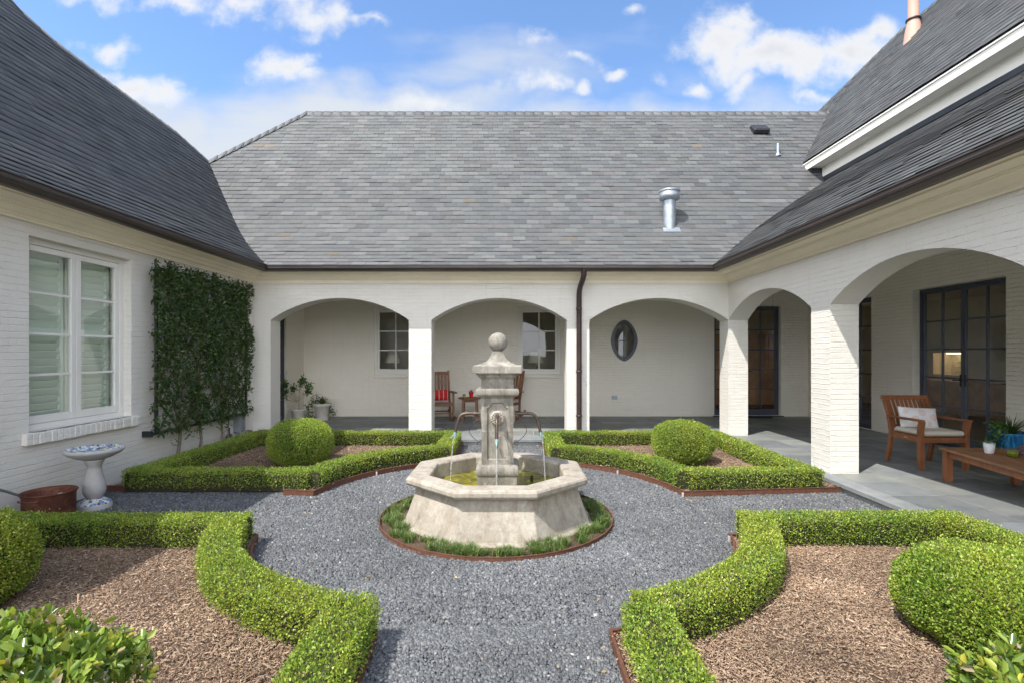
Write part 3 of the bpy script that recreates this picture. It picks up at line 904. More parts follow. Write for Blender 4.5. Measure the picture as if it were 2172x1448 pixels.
# upper storey wall, soffit, fascia, flashing
mb = MB(); mb.box(7.11, -4.2, 5.35, 7.3, 11.75, 5.97); mb.build('wall', M_SOFFIT, house)
mb = MB(); mb.box(6.86, -4.2, 5.935, 7.108, 12.0, 5.955); mb.build('soffit', M_SOFFIT, house)
mb = MB(); mb.box(6.825, -4.2, 5.925, 6.857, 12.02, 6.06); mb.box(6.80, -4.2, 6.063, 6.857, 12.04, 6.085); mb.build('fascia', M_SOFFIT, house)
mb = MB(); mb.box(7.085, -4.2, 5.56, 7.107, 11.78, 5.70)
mb.add([(7.03, -4.2, 5.572), (7.09, -4.2, 5.60), (7.09, 11.78, 5.60), (7.03, 11.78, 5.572)], [(0, 1, 2, 3)])
mb.box(6.87, 11.78, 5.70, 7.30, 12.02, 5.93); mb.build('flashing', M_LEAD, house)

# ---- windows and doors
def casement(name, P, u0, u1, z0, z1, w0, sashes, nc, nr, fm, gm, fw=.05, sw=.055, mw=.022, dep=.07, bot=None, glw=None, label=None, handles=False):
    f = MB(); g = MB(); bot = bot or sw
    # outer frame
    pbox(f, P, u0, w0, z0, u0+fw, w0+dep, z1); pbox(f, P, u1-fw, w0, z0, u1, w0+dep, z1)
    pbox(f, P, u0+fw, w0, z1-fw, u1-fw, w0+dep, z1); pbox(f, P, u0+fw, w0, z0, u1-fw, w0+dep, z0+fw)
    a, b_ = u0+fw, u1-fw; ws = (b_-a)/sashes
    s_ = w0+.015
    for k in range(sashes):
        p, q = a+k*ws+.003, a+(k+1)*ws-.003; c, d = z0+fw+.003, z1-fw-.003
        pbox(f, P, p, s_, c, p+sw, s_+.045, d, bev=.004); pbox(f, P, q-sw, s_, c, q, s_+.045, d, bev=.004)
        pbox(f, P, p+sw, s_, d-sw, q-sw, s_+.045, d, bev=.004); pbox(f, P, p+sw, s_, c, q-sw, s_+.045, c+bot, bev=.004)
        gu0, gu1, gz0, gz1 = p+sw, q-sw, c+bot, d-sw
        for i in range(1, nc):
            x_ = gu0+(gu1-gu0)*i/nc; pbox(f, P, x_-mw/2, s_+.006, gz0, x_+mw/2, s_+.038, gz1)
        for i in range(1, nr):
            z_ = gz0+(gz1-gz0)*i/nr; pbox(f, P, gu0, s_+.009, z_-mw/2, gu1, s_+.035, z_+mw/2)
        pquad(g, P, [(gu0, s_+.022, gz0), (gu1, s_+.022, gz0), (gu1, s_+.022, gz1), (gu0, s_+.022, gz1)])
    root = thing(name, None, None); root.parent = house
    if label: root['label'] = label
    f.build('frame', fm, root); g.build('pane', gm, root)
    if handles:
        h = MB(); cu = (u0+u1)/2
        for sg in (-1, 1):
            pbox(h, P, cu+sg*.045-.012, s_-.01, 1.03+FZ, cu+sg*.045+.012, s_, 1.23+FZ)
            pbox(h, P, cu+sg*.045-.008, s_-.055, 1.12+FZ, cu+sg*.045+.008, s_-.01, 1.14+FZ)
            pbox(h, P, cu+sg*.045-.008 if sg > 0 else cu-.045-.10, s_-.06, 1.12+FZ, cu+.045+.10 if sg > 0 else cu-.045+.008, s_-.045, 1.14+FZ)
        h.build('handle', M_BLACK, root)
    return root
Pl = PY(-5.01, -1)
lw = casement('window', Pl, 5.341, 6.779, .881, 2.924, .10, 2, 1, 4, M_WHITE, M_GLASS, fw=.06, sw=.065, mw=.026, bot=.085)
mb = MB(); pbox(mb, Pl, 5.26, -.055, .755, 6.84, .0, .845); pbox(mb, Pl, 5.345, 0, .80, 6.775, .10, .879)
n_ = 22
for k in range(n_):
    a = 5.25+(6.85-5.25)*k/n_; pbox(mb, Pl, a+.004, -.062+random.uniform(-.004, .004), .752+random.uniform(-.004, .004), a+(1.6/n_)-.004, .02 if 5.34 < a < 6.7 else -.001, .872+random.uniform(-.003, .003), bev=.006)
mb.build('sill', M_BRICK, lw)
# louvred shutters inside
M_SHUT = simple('shutter_paint', (.78, .84, .76), .5, 0, .04, 3)
mb = MB()
for a, b_ in ((5.40, 6.02), (6.07, 6.70)):
    pbox(mb, Pl, a, .235, .90, a+.055, .265, 2.90); pbox(mb, Pl, b_-.055, .235, .90, b_, .265, 2.90)
    for zz in (.90, 1.90, 2.82): pbox(mb, Pl, a+.055, .236, zz, b_-.055, .264, zz+.08)
    for z0_, z1_ in ((.98, 1.90), (1.98, 2.82)):
        n2 = int((z1_-z0_)/.083)
        for k in range(n2):
            zc = z0_+(k+.5)*(z1_-z0_)/n2
            M_ = Matrix.Translation((-5.01-.25, (a+b_)/2, zc)) @ Matrix.Rotation(R(-58), 4, 'Y')
            mb.box(-.044, -(b_-a)/2+.057, -.005, .044, (b_-a)/2-.057, .005, 0, M_)
mb.build('shutter', M_SHUT, lw)
mb = MB(); mb.box(-5.9, 5.0, .6, -5.35, 7.1, 3.1); mb.build('room_wall', M_DARKROOM, house)
# opening to the shutters: cut by wall depth (.30): back box starts behind it
Pb = PX(13.0)
for Wd in (W1, W2):
    r_ = casement('window', Pb, Wd[0]+.001, Wd[1]-.001, Wd[2]+.001, Wd[3]-.001, .05, 1, 2, 3, M_WHITE, M_GLASSD, fw=.07, sw=.055, mw=.03)
    mb = MB(); pbox(mb, Pb, Wd[0]-.03, -.045, Wd[2]-.10, Wd[1]+.03, .04, Wd[2]-.002, bev=.006); mb.build('sill', M_BRICKIN, r_)
# pointed oval window
root = thing('window', None, None); root.parent = house; root['label'] = 'oval window with dark frame and crossed bars'
mb = MB(); n_ = 56
cu, cz, ru, rz = 2.86, 2.02, .338, .518
def ring(m, ra, rb, w0, w1):
    for k in range(n_):
        a0, a1 = 2*math.pi*k/n_, 2*math.pi*(k+1)/n_
        o0, o1 = oval(cu, cz, ru*ra, rz*(1-(1-ra)*.66), a0), oval(cu, cz, ru*ra, rz*(1-(1-ra)*.66), a1)
        i0, i1 = oval(cu, cz, ru*rb, rz*(1-(1-rb)*.66), a0), oval(cu, cz, ru*rb, rz*(1-(1-rb)*.66), a1)
        pquad(m, Pb, [(o0[0], w0, o0[1]), (o1[0], w0, o1[1]), (i1[0], w0, i1[1]), (i0[0], w0, i0[1])])
        pquad(m, Pb, [(i0[0], w0, i0[1]), (i1[0], w0, i1[1]), (i1[0], w1, i1[1]), (i0[0], w1, i0[1])])
        pquad(m, Pb, [(o0[0], w0, o0[1]), (o1[0], w0, o1[1]), (o1[0], w1, o1[1]), (o0[0], w1, o0[1])])
ring(mb, 1.0, .80, -.02, .08); ring(mb, .83, .76, -.005, .08)
pbox(mb, Pb, cu-.012, .03, cz-rz*.85, cu+.012, .06, cz+rz*.85); pbox(mb, Pb, cu-ru*.78, .033, cz-.012, cu+ru*.78, .057, cz+.012)
mb.build('frame', M_STEELF, root)
mb = MB(); pts = [oval(cu, cz, ru*.8, rz*.86, 2*math.pi*k/n_) for k in range(n_)]
mb.add([Pb(p[0], .045, p[1]) for p in pts], [tuple(range(n_))]); mb.build('pane', M_GLASSD, root)

dk = dict(fw=.045, sw=.045, mw=.028, dep=.08, bot=.10, handles=True)
casement('door', Pb, 5.141, 6.829, FZ+.021, 2.889, .12, 2, 2, 5, M_STEELF, M_GLASSD, **dk)
casement('door', PY(7.5), 7.791, 9.599, FZ+.001, 2.869, .13, 2, 2, 5, M_STEELF, M_GLASSD, **dk)
casement('door', PY(7.5), 10.701, 12.399, FZ+.001, 2.869, .05, 2, 2, 5, M_STEELF, M_GLASSD, **dk)
casement('door', PY(7.5), 2.801, 4.599, FZ+.001, 2.869, .13, 2, 2, 5, M_STEELF, M_GLASSD, **dk)
casement('door', PY(-5.24, -1), 10.621, 11.969, FZ+.001, 2.869, .04, 2, 1, 5, M_STEELF, M_GLASSD, **dk)
mb = MB(); mb.box(5.10, 12.93, FZ, 6.87, 13.10, FZ+.018); mb.build('threshold', M_LEAD, house)
mb = MB(); mb.box(7.46, 7.75, FZ, 7.6, 9.64, FZ+.012); mb.build('threshold', M_LEAD, house)

# rooms behind the glass
mb = MB()
mb.box(-11.2, 13.3, .0, 4.9, 17.1, .1); mb.box(5.02, 13.3, 0, 14.1, 17.1, .1); mb.box(7.8, -4.1, 0, 14.1, 13.3, .1)
mb.build('room_floor', wood('room_floor_wood', (.07, .035, .02), (.14, .07, .035)), house)
mb = MB()
mb.box(-4.5, 15.9, .1, 4.1, 16.0, 3.0); mb.box(-9.0, 15.9, .1, -4.5, 16.0, .7); mb.box(4.1, 15.9, .1, 4.9, 16.0, .7); mb.box(4.9, 13.25, .1, 5.0, 17.1, 3.2); mb.box(-5.7, 13.25, .1, -5.6, 15.9, 3.0)
mb.box(-9.0, 13.25, 3.0, 4.9, 16.2, 3.05); mb.box(5.0, 13.25, 3.2, 12.6, 17.1, 3.25); mb.box(7.75, -4.1, 3.2, 12.6, 13.25, 3.25)
mb.box(12.4, -4.1, .1, 12.6, 3.0, 3.2); mb.box(12.4, 9.0, .1, 12.6, 12.6, 3.2); mb.box(12.4, 3.0, .1, 12.6, 9.0, .8); mb.box(12.4, 3.0, 2.7, 12.6, 9.0, 3.2); mb.box(12.4, 15.4, .1, 12.6, 17.1, 3.2); mb.box(5.0, 16.6, .1, 9.3, 16.7, 3.2); mb.box(9.3, 16.6, .1, 12.6, 16.7, .8); mb.box(10.8, 16.6, .8, 12.6, 16.7, 3.2)  # gaps in the unseen far walls added so sky light brightens the rooms
mb.box(-5.25-1.6, 10.3, .1, -5.25-1.55, 12.6, 3.2)
# wall round the lit niche
mb.box(12.4, 12.6, .1, 12.6, 15.4, 1.10); mb.box(12.4, 12.6, 1.72, 12.6, 15.4, 3.2); mb.box(12.4, 12.6, 1.10, 12.6, 13.95, 1.72); mb.box(12.4, 15.1, 1.10, 12.6, 15.4, 1.72)
mb.build('room_wall', M_DARKROOM, house)
mb = MB(); mb.box(12.62, 13.95, 1.05, 12.95, 15.1, 1.10); mb.box(12.95, 13.95, 1.05, 13.0, 15.1, 1.80); mb.box(12.62, 13.95, 1.72, 12.95, 15.1, 1.76)
mb.box(12.62, 13.91, 1.05, 12.95, 13.95, 1.76); mb.box(12.62, 15.1, 1.05, 12.95, 15.14, 1.76)
mb.build('niche', simple('niche_tile', (.75, .68, .52), .4), house)
ml = bpy.data.materials.new('niche_light'); ml.use_nodes = True; b_ = ml.node_tree.nodes['Principled BSDF']
b_.inputs['Base Color'].default_value = (1, .8, .5, 1); b_.inputs['Emission Color'].default_value = (1, .84, .60, 1); b_.inputs['Emission Strength'].default_value = 4
mb = MB(); mb.box(12.70, 14.0, 1.69, 12.74, 15.0, 1.712); mb.build('niche_lamp', ml, house)
mb = MB()
mb.box(11.8, 12.0, .1, 12.38, 15.3, .96); mb.build('cabinet', M_ROOMWOOD, house)
mb = MB(); mb.box(5.3, 16.1, .1, 9.0, 16.58, 2.3, 0); mb.build('cabinet', M_ROOMWOOD, house)

# ---- things fixed on the house
mb = MB()
mb.tube([(1.355, 9.56, 3.25), (1.355, 9.57, 3.15), (1.345, 9.62, 3.08), (1.325, 9.80, 2.98), (1.312, 9.86, 2.90), (1.31, 9.90, 2.80), (1.31, 9.905, .12)], .052, 14)
ds = mb.build('downspout', M_COPPER, house)
for z in (2.55, 1.35, .5): mb = MB(); mb.lathe([(.056, z-.02), (.06, z-.018), (.06, z+.018), (.056, z+.02)], (1.31, 9.905, 0), 16); mb.box(1.285, 9.955, z-.012, 1.335, 9.979, z+.012); mb.build('bracket', M_COPPER, ds)
yb, zb = 10.69, 4.36
mb = MB(); mb.lathe([(.125, -.12), (.125, .60)], (3.295, yb, zb), 24)
mb.lathe([(.125, .50), (.205, .53), (.205, .66), (.19, .665), (.215, .675), (.215, .71), (.06, .755), (.0, .757)], (3.295, yb, zb), 28)
mb.add([(3.12, yb-.19, F(yb-.19-y0r)+.035), (3.47, yb-.19, F(yb-.19-y0r)+.035), (3.47, yb-.10, F(yb-.10-y0r)+.035), (3.12, yb-.10, F(yb-.10-y0r)+.035)], [(0, 1, 2, 3)])
mb.build('vent_pipe', M_GALV, house)
mb = MB(); zz = F(12.25-y0r); mb.tube([(6.36, 12.25, zz-.05), (6.36, 12.25, zz+.28)], .032, 12); mb.lathe([(.075, -.02), (.034, .06)], (6.36, 12.25, zz), 12)
mb.build('vent_pipe', M_GALV, house)
mb = MB(); M_ = Matrix.Translation((6.22, 12.85, F(12.85-y0r)+.10)) @ Matrix.Rotation(R(40), 4, 'X'); mb.box(-.20, -.17, -.08, .20, .17, .06, 0, M_, .03); mb.build('box_vent', M_BLACK, house)
mb = MB(); fx, fy = 8.97, 11.46; fz_ = FU(fx-6.83)
mb.lathe([(.20, -.30), (.165, .02), (.115, .30), (.107, .34), (.105, 1.0)], (fx, fy, fz_), 24)
mb.lathe([(.13, .29), (.145, .30), (.145, .33), (.11, .35)], (fx, fy, fz_), 24, 1)
mb.lathe([(.105, 1.0), (.14, 1.02), (.14, 1.05), (.10, 1.07)], (fx, fy, fz_), 24, 1)
mb.build('flue', [M_TERRA, M_BLACK], house)
mb = MB(); pbox(mb, Pb, 2.545, -.012, .545, 2.685, -.001, .635, bev=.003); mb.build('outlet', M_GALV, house)
# ================================================================== garden
CX, CY = -.15, 5.37
arc_b = [(2.20, .70), (2.12, 1.05), (1.95, 1.45), (1.70, 1.82), (1.37, 2.13), (1.02, 2.33), (.72, 2.43)]
arc_f = [(2.13, -.74), (2.05, -1.02), (1.80, -1.50), (1.48, -1.88), (1.12, -2.15), (.78, -2.34)]
def smooth(pts, it=2):
    for _ in range(it):
        q = [pts[0]]
        for a, b_ in zip(pts[:-1], pts[1:]):
            q += [(.75*a[0]+.25*b_[0], .75*a[1]+.25*b_[1]), (.25*a[0]+.75*b_[0], .25*a[1]+.75*b_[1])]
        q.append(pts[-1]); pts = q
    return pts
def R_(arc): return [(CX+x, CY+y) for x, y in smooth(arc)]
def L_(arc): return [(CX-x, CY+y) for x, y in smooth(arc)]
beds = {
 'br': [(4.02, 6.27), (2.04, 6.07)] + R_(arc_b)[1:] + [(.56, 9.51)],
 'bl': [(-5.0, 6.33), (-2.79, 6.30), (-2.72, 6.15), (-2.37, 6.10)] + L_(arc_b)[1:] + [(-.90, 9.51)],
 'fl': [(-5.0, 4.63), (-2.31, 4.63)] + L_(arc_f)[1:] + [(-.79, 3.02), (-.74, 1.9), (-.74, -1.0)],
 'fr': [(4.02, 4.68), (1.97, 4.63)] + R_(arc_f)[1:] + [(.585, 3.03), (.575, 1.9), (.575, -1.0)],
}
close = {'br': [(4.02, 9.51)], 'bl': [(-5.0, 9.51)], 'fl': [(-5.0, -1.0)], 'fr': [(4.02, -1.0)]}
def M_corten():
    m, t, b, o = newmat('corten'); c = objc(t)
    n1 = noise(t, 22, 7, .7, c); r = ramp(t, [(.3, (.075, .03, .018)), (.6, (.15, .062, .036)), (.8, (.24, .115, .07))]); t.links.new(n1.outputs['Fac'], r.inputs[0])
    t.links.new(r.outputs[0], b.inputs['Base Color']); b.inputs['Roughness'].default_value = .75; bump(t, b, n1.outputs['Fac'], .002)
    return m
M_CORT = M_corten()
M_ZINC = simple('bare_stake', (.62, .60, .58), .5, .3)
elabel = {'br': 'rust brown steel strip in front of the sunny bed beside the right porch', 'bl': 'rust brown steel strip along the half shaded bed under the vine',
          'fl': 'rust brown steel strip round the near left mulch bed', 'fr': 'rust brown steel strip with an open corner at the near right mulch bed'}
mlabel = {'br': 'sunlit bark mulch in the far right bed round a clipped ball', 'bl': 'shaded dark bark mulch in the far left bed', 'fl': 'pale shredded bark mulch in the near left bed', 'fr': 'pale shredded bark mulch in the near right bed'}
def pip(X, Y, poly):
    ins = np.zeros(len(X), bool); n = len(poly); j = n-1
    for i in range(n):
        xi, yi = poly[i]; xj, yj = poly[j]
        c = ((yi > Y) != (yj > Y)) & (X < (xj-xi)*(Y-yi)/((yj-yi) if abs(yj-yi) > 1e-12 else 1e-12)+xi)
        ins ^= c; j = i
    return ins
# strip: thin plate with a rolled top edge
for k, ed in beds.items():
    mb = MB()
    pr = [(-.005, -.06), (-.005, .066), (-.009, .070), (-.009, .078), (.009, .078), (.009, .070), (.005, .066), (.005, -.06)]
    mb.sweep(ed, pr, 1)
    o = mb.build('steel_edging', M_CORT); tag(o, elabel[k], 'edging', 'steel edging round the beds')
    for q in ([len(ed)//2, 1] if k in ('br', 'bl') else [2, len(ed)-2]):
        x_, y_ = ed[q]; sgn = 1
        dx, dy = CX-x_, CY-y_; d_ = math.hypot(dx, dy); x_ += dx/d_*.014; y_ += dy/d_*.014
        st = MB(); st.box(x_-.012, y_-.004, 0, x_+.012, y_+.004, .062, 0, None, .002); st.build('stake', M_ZINC, o)
# mulch bodies and chips
CH0 = np.array([(.30, .22, .165), (.22, .145, .10), (.38, .30, .235), (.14, .085, .055), (.45, .37, .29), (.26, .17, .115), (.10, .055, .035), (.33, .235, .17)])
for k, ed in beds.items():
    poly = ed+close[k]
    mb = MB(); n = len(poly)
    mb.add([(x, y, .045) for x, y in poly], [tuple(range(n))])
    mo = mb.build('mulch', M_MULCH); 
    tag(mo, None, None, None, 'structure'); mo.name = 'mulch_ground'
    xs = [p[0] for p in poly]; ys = [max(1.6, p[1]) for p in poly]
    ar = (max(xs)-min(xs))*(max(ys)-min(ys)); dens = 15000 if k in ('fl', 'fr') else 4500
    m_ = int(ar*dens)
    X = rng.uniform(min(xs), max(xs), m_); Y = rng.uniform(min(ys), max(ys), m_)
    keep = pip(X, Y, poly); X, Y = X[keep], Y[keep]; m_ = len(X)
    th = rng.uniform(0, 2*math.pi, m_); ln = rng.lognormal(math.log(.0115), .6, m_).clip(.008, .085); wd = ln*rng.uniform(.10, .32, m_); hh = rng.uniform(.0012, .0045, m_)
    Z = .046+rng.random(m_)**2*.022+ .006*np.sin(X*5+Y*3)
    tilt = rng.normal(0, .28, m_); roll = rng.normal(0, .35, m_)
    d = np.stack([np.cos(th)*np.cos(tilt), np.sin(th)*np.cos(tilt), np.sin(tilt)], 1)
    a = np.stack([-np.sin(th)*np.cos(roll), np.cos(th)*np.cos(roll), np.sin(roll)], 1); nn = np.cross(d, a)
    C = np.stack([X, Y, Z], 1); V = np.empty((m_, 8, 3)); i = 0
    for sz in (-1, 1):
        for sy, sx in ((-1, -1), (-1, 1), (1, 1), (1, -1)):
            tp = .55 if sx > 0 else 1.0
            V[:, i] = C+d*(sx*ln/2)[:, None]+a*(sy*wd/2*tp*rng.uniform(.6, 1.2, m_))[:, None]+nn*(sz*hh/2)[:, None]; i += 1
    CH1 = CH0*.5+CH0.mean(0)*.5
    cl = CH1[rng.integers(0, len(CH0), m_)]*1.6*np.array([.97, .95, .90])*rng.uniform(.7, 1.25, m_)[:, None]
    patch = (.92+.16*np.sin(X*2.1+1)*np.sin(Y*2.7+.5)+.12*np.sin(X*5.3+Y*3.1)*np.sin(Y*6.1-X*2))[:, None]*np.where(rng.random(m_) < .12, .55, 1.0)[:, None]; cl = cl*patch
    o = bulk('mulch', V, [(4, 5, 6, 7), (0, 1, 5, 4), (1, 2, 6, 5), (2, 3, 7, 6), (3, 0, 4, 7)], cl, M_CHIP)
    tag(o, mlabel[k], 'mulch', None, 'stuff')

# gravel stones
polys = [beds[k]+close[k] for k in beds]
def gravel_pts(x0, x1, y0, y1, dens):
    m_ = int((x1-x0)*(y1-y0)*dens)
    X = rng.uniform(x0, x1, m_); Y = rng.uniform(y0, y1, m_)
    k = np.hypot(X-CX, Y-CY) > 1.18
    for p in polys: k &= ~pip(X, Y, p)
    return X[k], Y[k]
X1, Y1 = gravel_pts(-1.0, .8, 1.9, 3.2, 10500)
X2, Y2 = gravel_pts(-3.2, 3.2, 3.0, 5.4, 8000)
X3, Y3 = gravel_pts(-3.2, 4.02, 5.4, 8.2, 5600)
X4, Y4 = gravel_pts(-5.0, -3.2, 4.6, 6.3, 3600)
X5, Y5 = gravel_pts(-.92, .6, 8.2, 9.5, 3200)
X6, Y6 = gravel_pts(3.2, 4.02, 4.6, 5.4, 3600)
X = np.concatenate([X1, X2, X3, X4, X5, X6]); Y = np.concatenate([Y1, Y2, Y3, Y4, Y5, Y6]); m_ = len(X)
r0 = rng.lognormal(math.log(.0070), .32, m_).clip(.004, .017)
base8 = np.array([(-1, -1, -1), (1, -1, -1), (1, 1, -1), (-1, 1, -1), (-1, -1, 1), (1, -1, 1), (1, 1, 1), (-1, 1, 1)], float)
base8[:4, :2] *= .9; base8[4:, :2] *= .62
V = base8[None]*rng.uniform(.6, 1.15, (m_, 8, 3))
V[:, :, 2] *= .62; V[:, :, 0] *= rng.uniform(.9, 1.5, m_)[:, None]
th = rng.uniform(0, 2*math.pi, m_); tx = rng.normal(0, .35, m_); 
c_, s_ = np.cos(tx)[:, None], np.sin(tx)[:, None]
yv = V[:, :, 1]*c_-V[:, :, 2]*s_; zv = V[:, :, 1]*s_+V[:, :, 2]*c_; V[:, :, 1] = yv; V[:, :, 2] = zv
c_, s_ = np.cos(th)[:, None], np.sin(th)[:, None]
xv = V[:, :, 0]*c_-V[:, :, 1]*s_; yv = V[:, :, 0]*s_+V[:, :, 1]*c_; V[:, :, 0] = xv; V[:, :, 1] = yv
V *= r0[:, None, None]
V[:, :, 0] += X[:, None]; V[:, :, 1] += Y[:, None]; V[:, :, 2] += (.003+rng.random(m_)*.010)[:, None]
gc = .70*np.array([1.0, 1.01, 1.02])*np.array([(.165, .172, .185), (.21, .218, .23), (.125, .13, .145), (.27, .275, .28), (.185, .188, .19), (.34, .34, .335), (.145, .15, .155)])
cl = gc[rng.choice(len(gc), m_, p=[.24, .22, .18, .13, .13, .04, .06])]*rng.uniform(.85, 1.15, m_)[:, None]
cl *= (1+.13*np.sin(X*1.9+.8)*np.sin(Y*1.6+.3)+.10*np.sin(X*4.1-Y*2.7)*np.sin(Y*5.2+X))[:, None]
wh = rng.random(m_) < .002; cl[wh] = (.46, .45, .43)
tn = rng.random(m_) < .003; cl[tn] = (.30, .24, .17)
o = bulk('gravel', V, [(4, 5, 6, 7), (0, 1, 5, 4), (1, 2, 6, 5), (2, 3, 7, 6), (3, 0, 4, 7)], cl, M_STONE)
tag(o, 'blue grey crushed stone gravel covering the courtyard paths', 'gravel', None, 'stuff')

# ---- clipped box hedges
LC = np.array([1.03, 1.02, 1.25])*np.array([(.25, .345, .038), (.33, .43, .048), (.14, .235, .03), (.37, .455, .065), (.085, .16, .024), (.44, .48, .12)])
def leafcol(n, P=None, sp=(.26, .26, .2, .14, .09, .05), dead=.05):
    c = LC[rng.choice(6, n, p=sp)]*rng.uniform(.8, 1.2, n)[:, None]
    if P is not None:
        k = lump(P, .30)+.6*lump(P, .9); c = c*(1+.16*k)[:, None]*np.stack([1+.14*k, np.ones(n), np.ones(n)], 1)
    d = rng.random(n) < dead; c[d] = np.array((.34, .25, .15))*rng.uniform(.6, 1.2, d.sum())[:, None]
    return c
def run_surface(line, w, z0, z1, dens, ends=(True, True), rc=.05):
    P = np.array(line, float); seg = np.diff(P, axis=0); sl_ = np.linalg.norm(seg, axis=1); L0 = sl_.sum()
    hh = z1-z0
    prof = [(-w/2, z0, -1, 0), (-w/2, z1-rc, -1, 0)]
    for k in range(1, 5):
        a = k*math.pi/2/5; prof.append((-w/2+rc-rc*math.cos(a), z1-rc+rc*math.sin(a), -math.cos(a), math.sin(a)))
    prof.append((-w/2+rc, z1, 0, 1)); prof += [(-a, z, -nx, nz_) for a, z, nx, nz_ in prof[::-1]]
    prof = np.array(prof); dl = np.hypot(np.diff(prof[:, 0]), np.diff(prof[:, 1])); pc = np.concatenate([[0], np.cumsum(dl)])
    n = int(L0*pc[-1]*dens)
    s = rng.random(n)*L0; t_ = rng.random(n)*pc[-1]
    cs = np.concatenate([[0], np.cumsum(sl_)])
    x = np.interp(s, cs, P[:, 0]); y = np.interp(s, cs, P[:, 1])
    e = .06; x2 = np.interp(np.clip(s+e, 0, L0), cs, P[:, 0])-np.interp(np.clip(s-e, 0, L0), cs, P[:, 0]); y2 = np.interp(np.clip(s+e, 0, L0), cs, P[:, 1])-np.interp(np.clip(s-e, 0, L0), cs, P[:, 1])
    tl = np.hypot(x2, y2); rx, ry = y2/tl, -x2/tl
    of = np.interp(t_, pc, prof[:, 0]); z = np.interp(t_, pc, prof[:, 1]); nx = np.interp(t_, pc, prof[:, 2]); nz_ = np.interp(t_, pc, prof[:, 3])
    pts = np.stack([x+rx*of, y+ry*of, z], 1); nr = unit(np.stack([rx*nx, ry*nx, nz_], 1))
    out = [(pts, nr)]
    for q, (e0, e1) in zip(ends, ((0, 1), (-1, -2))):
        if not q: continue
        d = unit(P[e0]-P[e1]); m2 = int(w*hh*dens)
        o2 = rng.uniform(-w/2, w/2, m2); zz = rng.uniform(z0, z1, m2)
        r2 = np.array([d[1], -d[0]])
        p2 = np.stack([P[e0][0]+r2[0]*o2, P[e0][1]+r2[1]*o2, zz], 1); out.append((p2, np.tile([d[0], d[1], 0], (m2, 1))))
    return np.concatenate([a for a, _ in out]), np.concatenate([b_ for _, b_ in out])
def core_run(mb, line, w, z0, z1):
    mb.sweep(line, [(-w/2, z0), (-w/2, z1-.03), (-w/2+.03, z1), (w/2-.03, z1), (w/2, z1-.03), (w/2, z0)][::-1], 1)
def hedge(name, runs, label, dens, lsz, group='low clipped hedges round the beds', bright=1.0):
    mb = MB(); A = []; B = []
    for line, w, z0, z1, ends in runs:
        core_run(mb, line, w-.07, .03, z1-.035)
        p, nr = run_surface(line, w, z0, z1, dens, ends); A.append(p); B.append(nr)
    P = np.concatenate(A); Nn = np.concatenate(B)
    P = P+Nn*(lump(P)[:, None]*.016+.004*lump(P, 2.3)[:, None]) - Nn*(rng.random(len(P))**1.3*.065)[:, None]
    low = (P[:, 2]-.05)/.12; keep = rng.random(len(P)) < np.clip(.35+low, 0, 1); P, Nn = P[keep], Nn[keep]
    ragged = (lump(P*np.array([1.6, 1.6, .1]))*.035+.03); P = P[:]; k2 = P[:, 2] > .04+ragged*.8; P, Nn = P[k2], Nn[k2]
    gp = ~((lump(P, 1.9)+.35*lump(P, 4.1) > .62) & (rng.random(len(P)) < .8)); P, Nn = P[gp], Nn[gp]
    sh = rng.random(len(P)) < .03; P[sh] += Nn[sh]*rng.uniform(.01, .035, sh.sum())[:, None]
    V = leaves4(P, Nn, np.full(len(P), lsz), np.full(len(P), lsz*.62), .85, .35, .45)
    root = thing(name, label, 'hedge', (0, 0, 0), 0, group)
    bulk('foliage', V, [(0, 1, 2, 3)], leafcol(len(P), P)*bright, M_LEAF, root)
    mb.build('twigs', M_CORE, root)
    return root
def C_(pts, sgn): return [(CX+sgn*x, CY+y) for x, y in smooth(pts)]
cb = [(2.28, .90), (2.25, 1.22), (2.10, 1.62), (1.84, 2.02), (1.50, 2.32), (1.12, 2.52), (.86, 2.62)]
cf = [(2.27, -.95), (2.16, -1.30), (1.90, -1.76), (1.48, -2.13), (1.10, -2.36), (.90, -2.42)]
TT, FF = (True, True), (False, False)
hedge('hedge', [([(2.16, 6.30), (3.72, 6.37)], .27, .06, .285, (True, True)), ([(3.68, 6.25), (3.68, 9.36)], .27, .06, .29, (True, True)), ([(.72, 9.31), (3.75, 9.31)], .26, .06, .295, TT),
                ([(.72, 7.85), (.72, 9.40)], .27, .06, .29, TT), (C_(cb, 1), .27, .06, .285, TT)], 'low clipped hedge round the fully sunlit bed by the right porch', 13500, .0175)
hedge('hedge', [([(-4.62, 6.36), (-2.46, 6.34)], .27, .06, .28, TT), ([(-4.60, 6.25), (-4.60, 9.36)], .27, .06, .29, TT), ([(-4.6, 9.31), (-1.02, 9.31)], .26, .06, .295, TT),
                ([(-1.05, 7.85), (-1.05, 9.40)], .27, .06, .29, TT), (C_(cb, -1), .27, .06, .285, TT)], 'low clipped hedge, half in shade, round the bed below the climbing vine', 13500, .0175)
hedge('hedge', [([(-4.9, 4.46), (-2.3, 4.46)], .27, .06, .295, TT), (C_(cf, -1), .28, .06, .295, TT), ([(-.93, 3.02), (-.90, 2.4), (-.90, .9)], .29, .06, .295, TT)],
      'low clipped hedge curving round the near left bed to the bottom edge', 24000, .0148)
hedge('hedge', [([(2.02, 4.50), (3.88, 4.50)], .26, .06, .30, TT), (C_(cf, 1), .28, .06, .295, TT), ([(.77, 2.92), (.755, 2.4), (.75, .9)], .27, .06, .295, TT), ([(3.85, 4.58), (3.85, .9)], .28, .06, .30, TT)],
      'low clipped hedge curving round the near right bed beside the big ball', 24000, .0148)

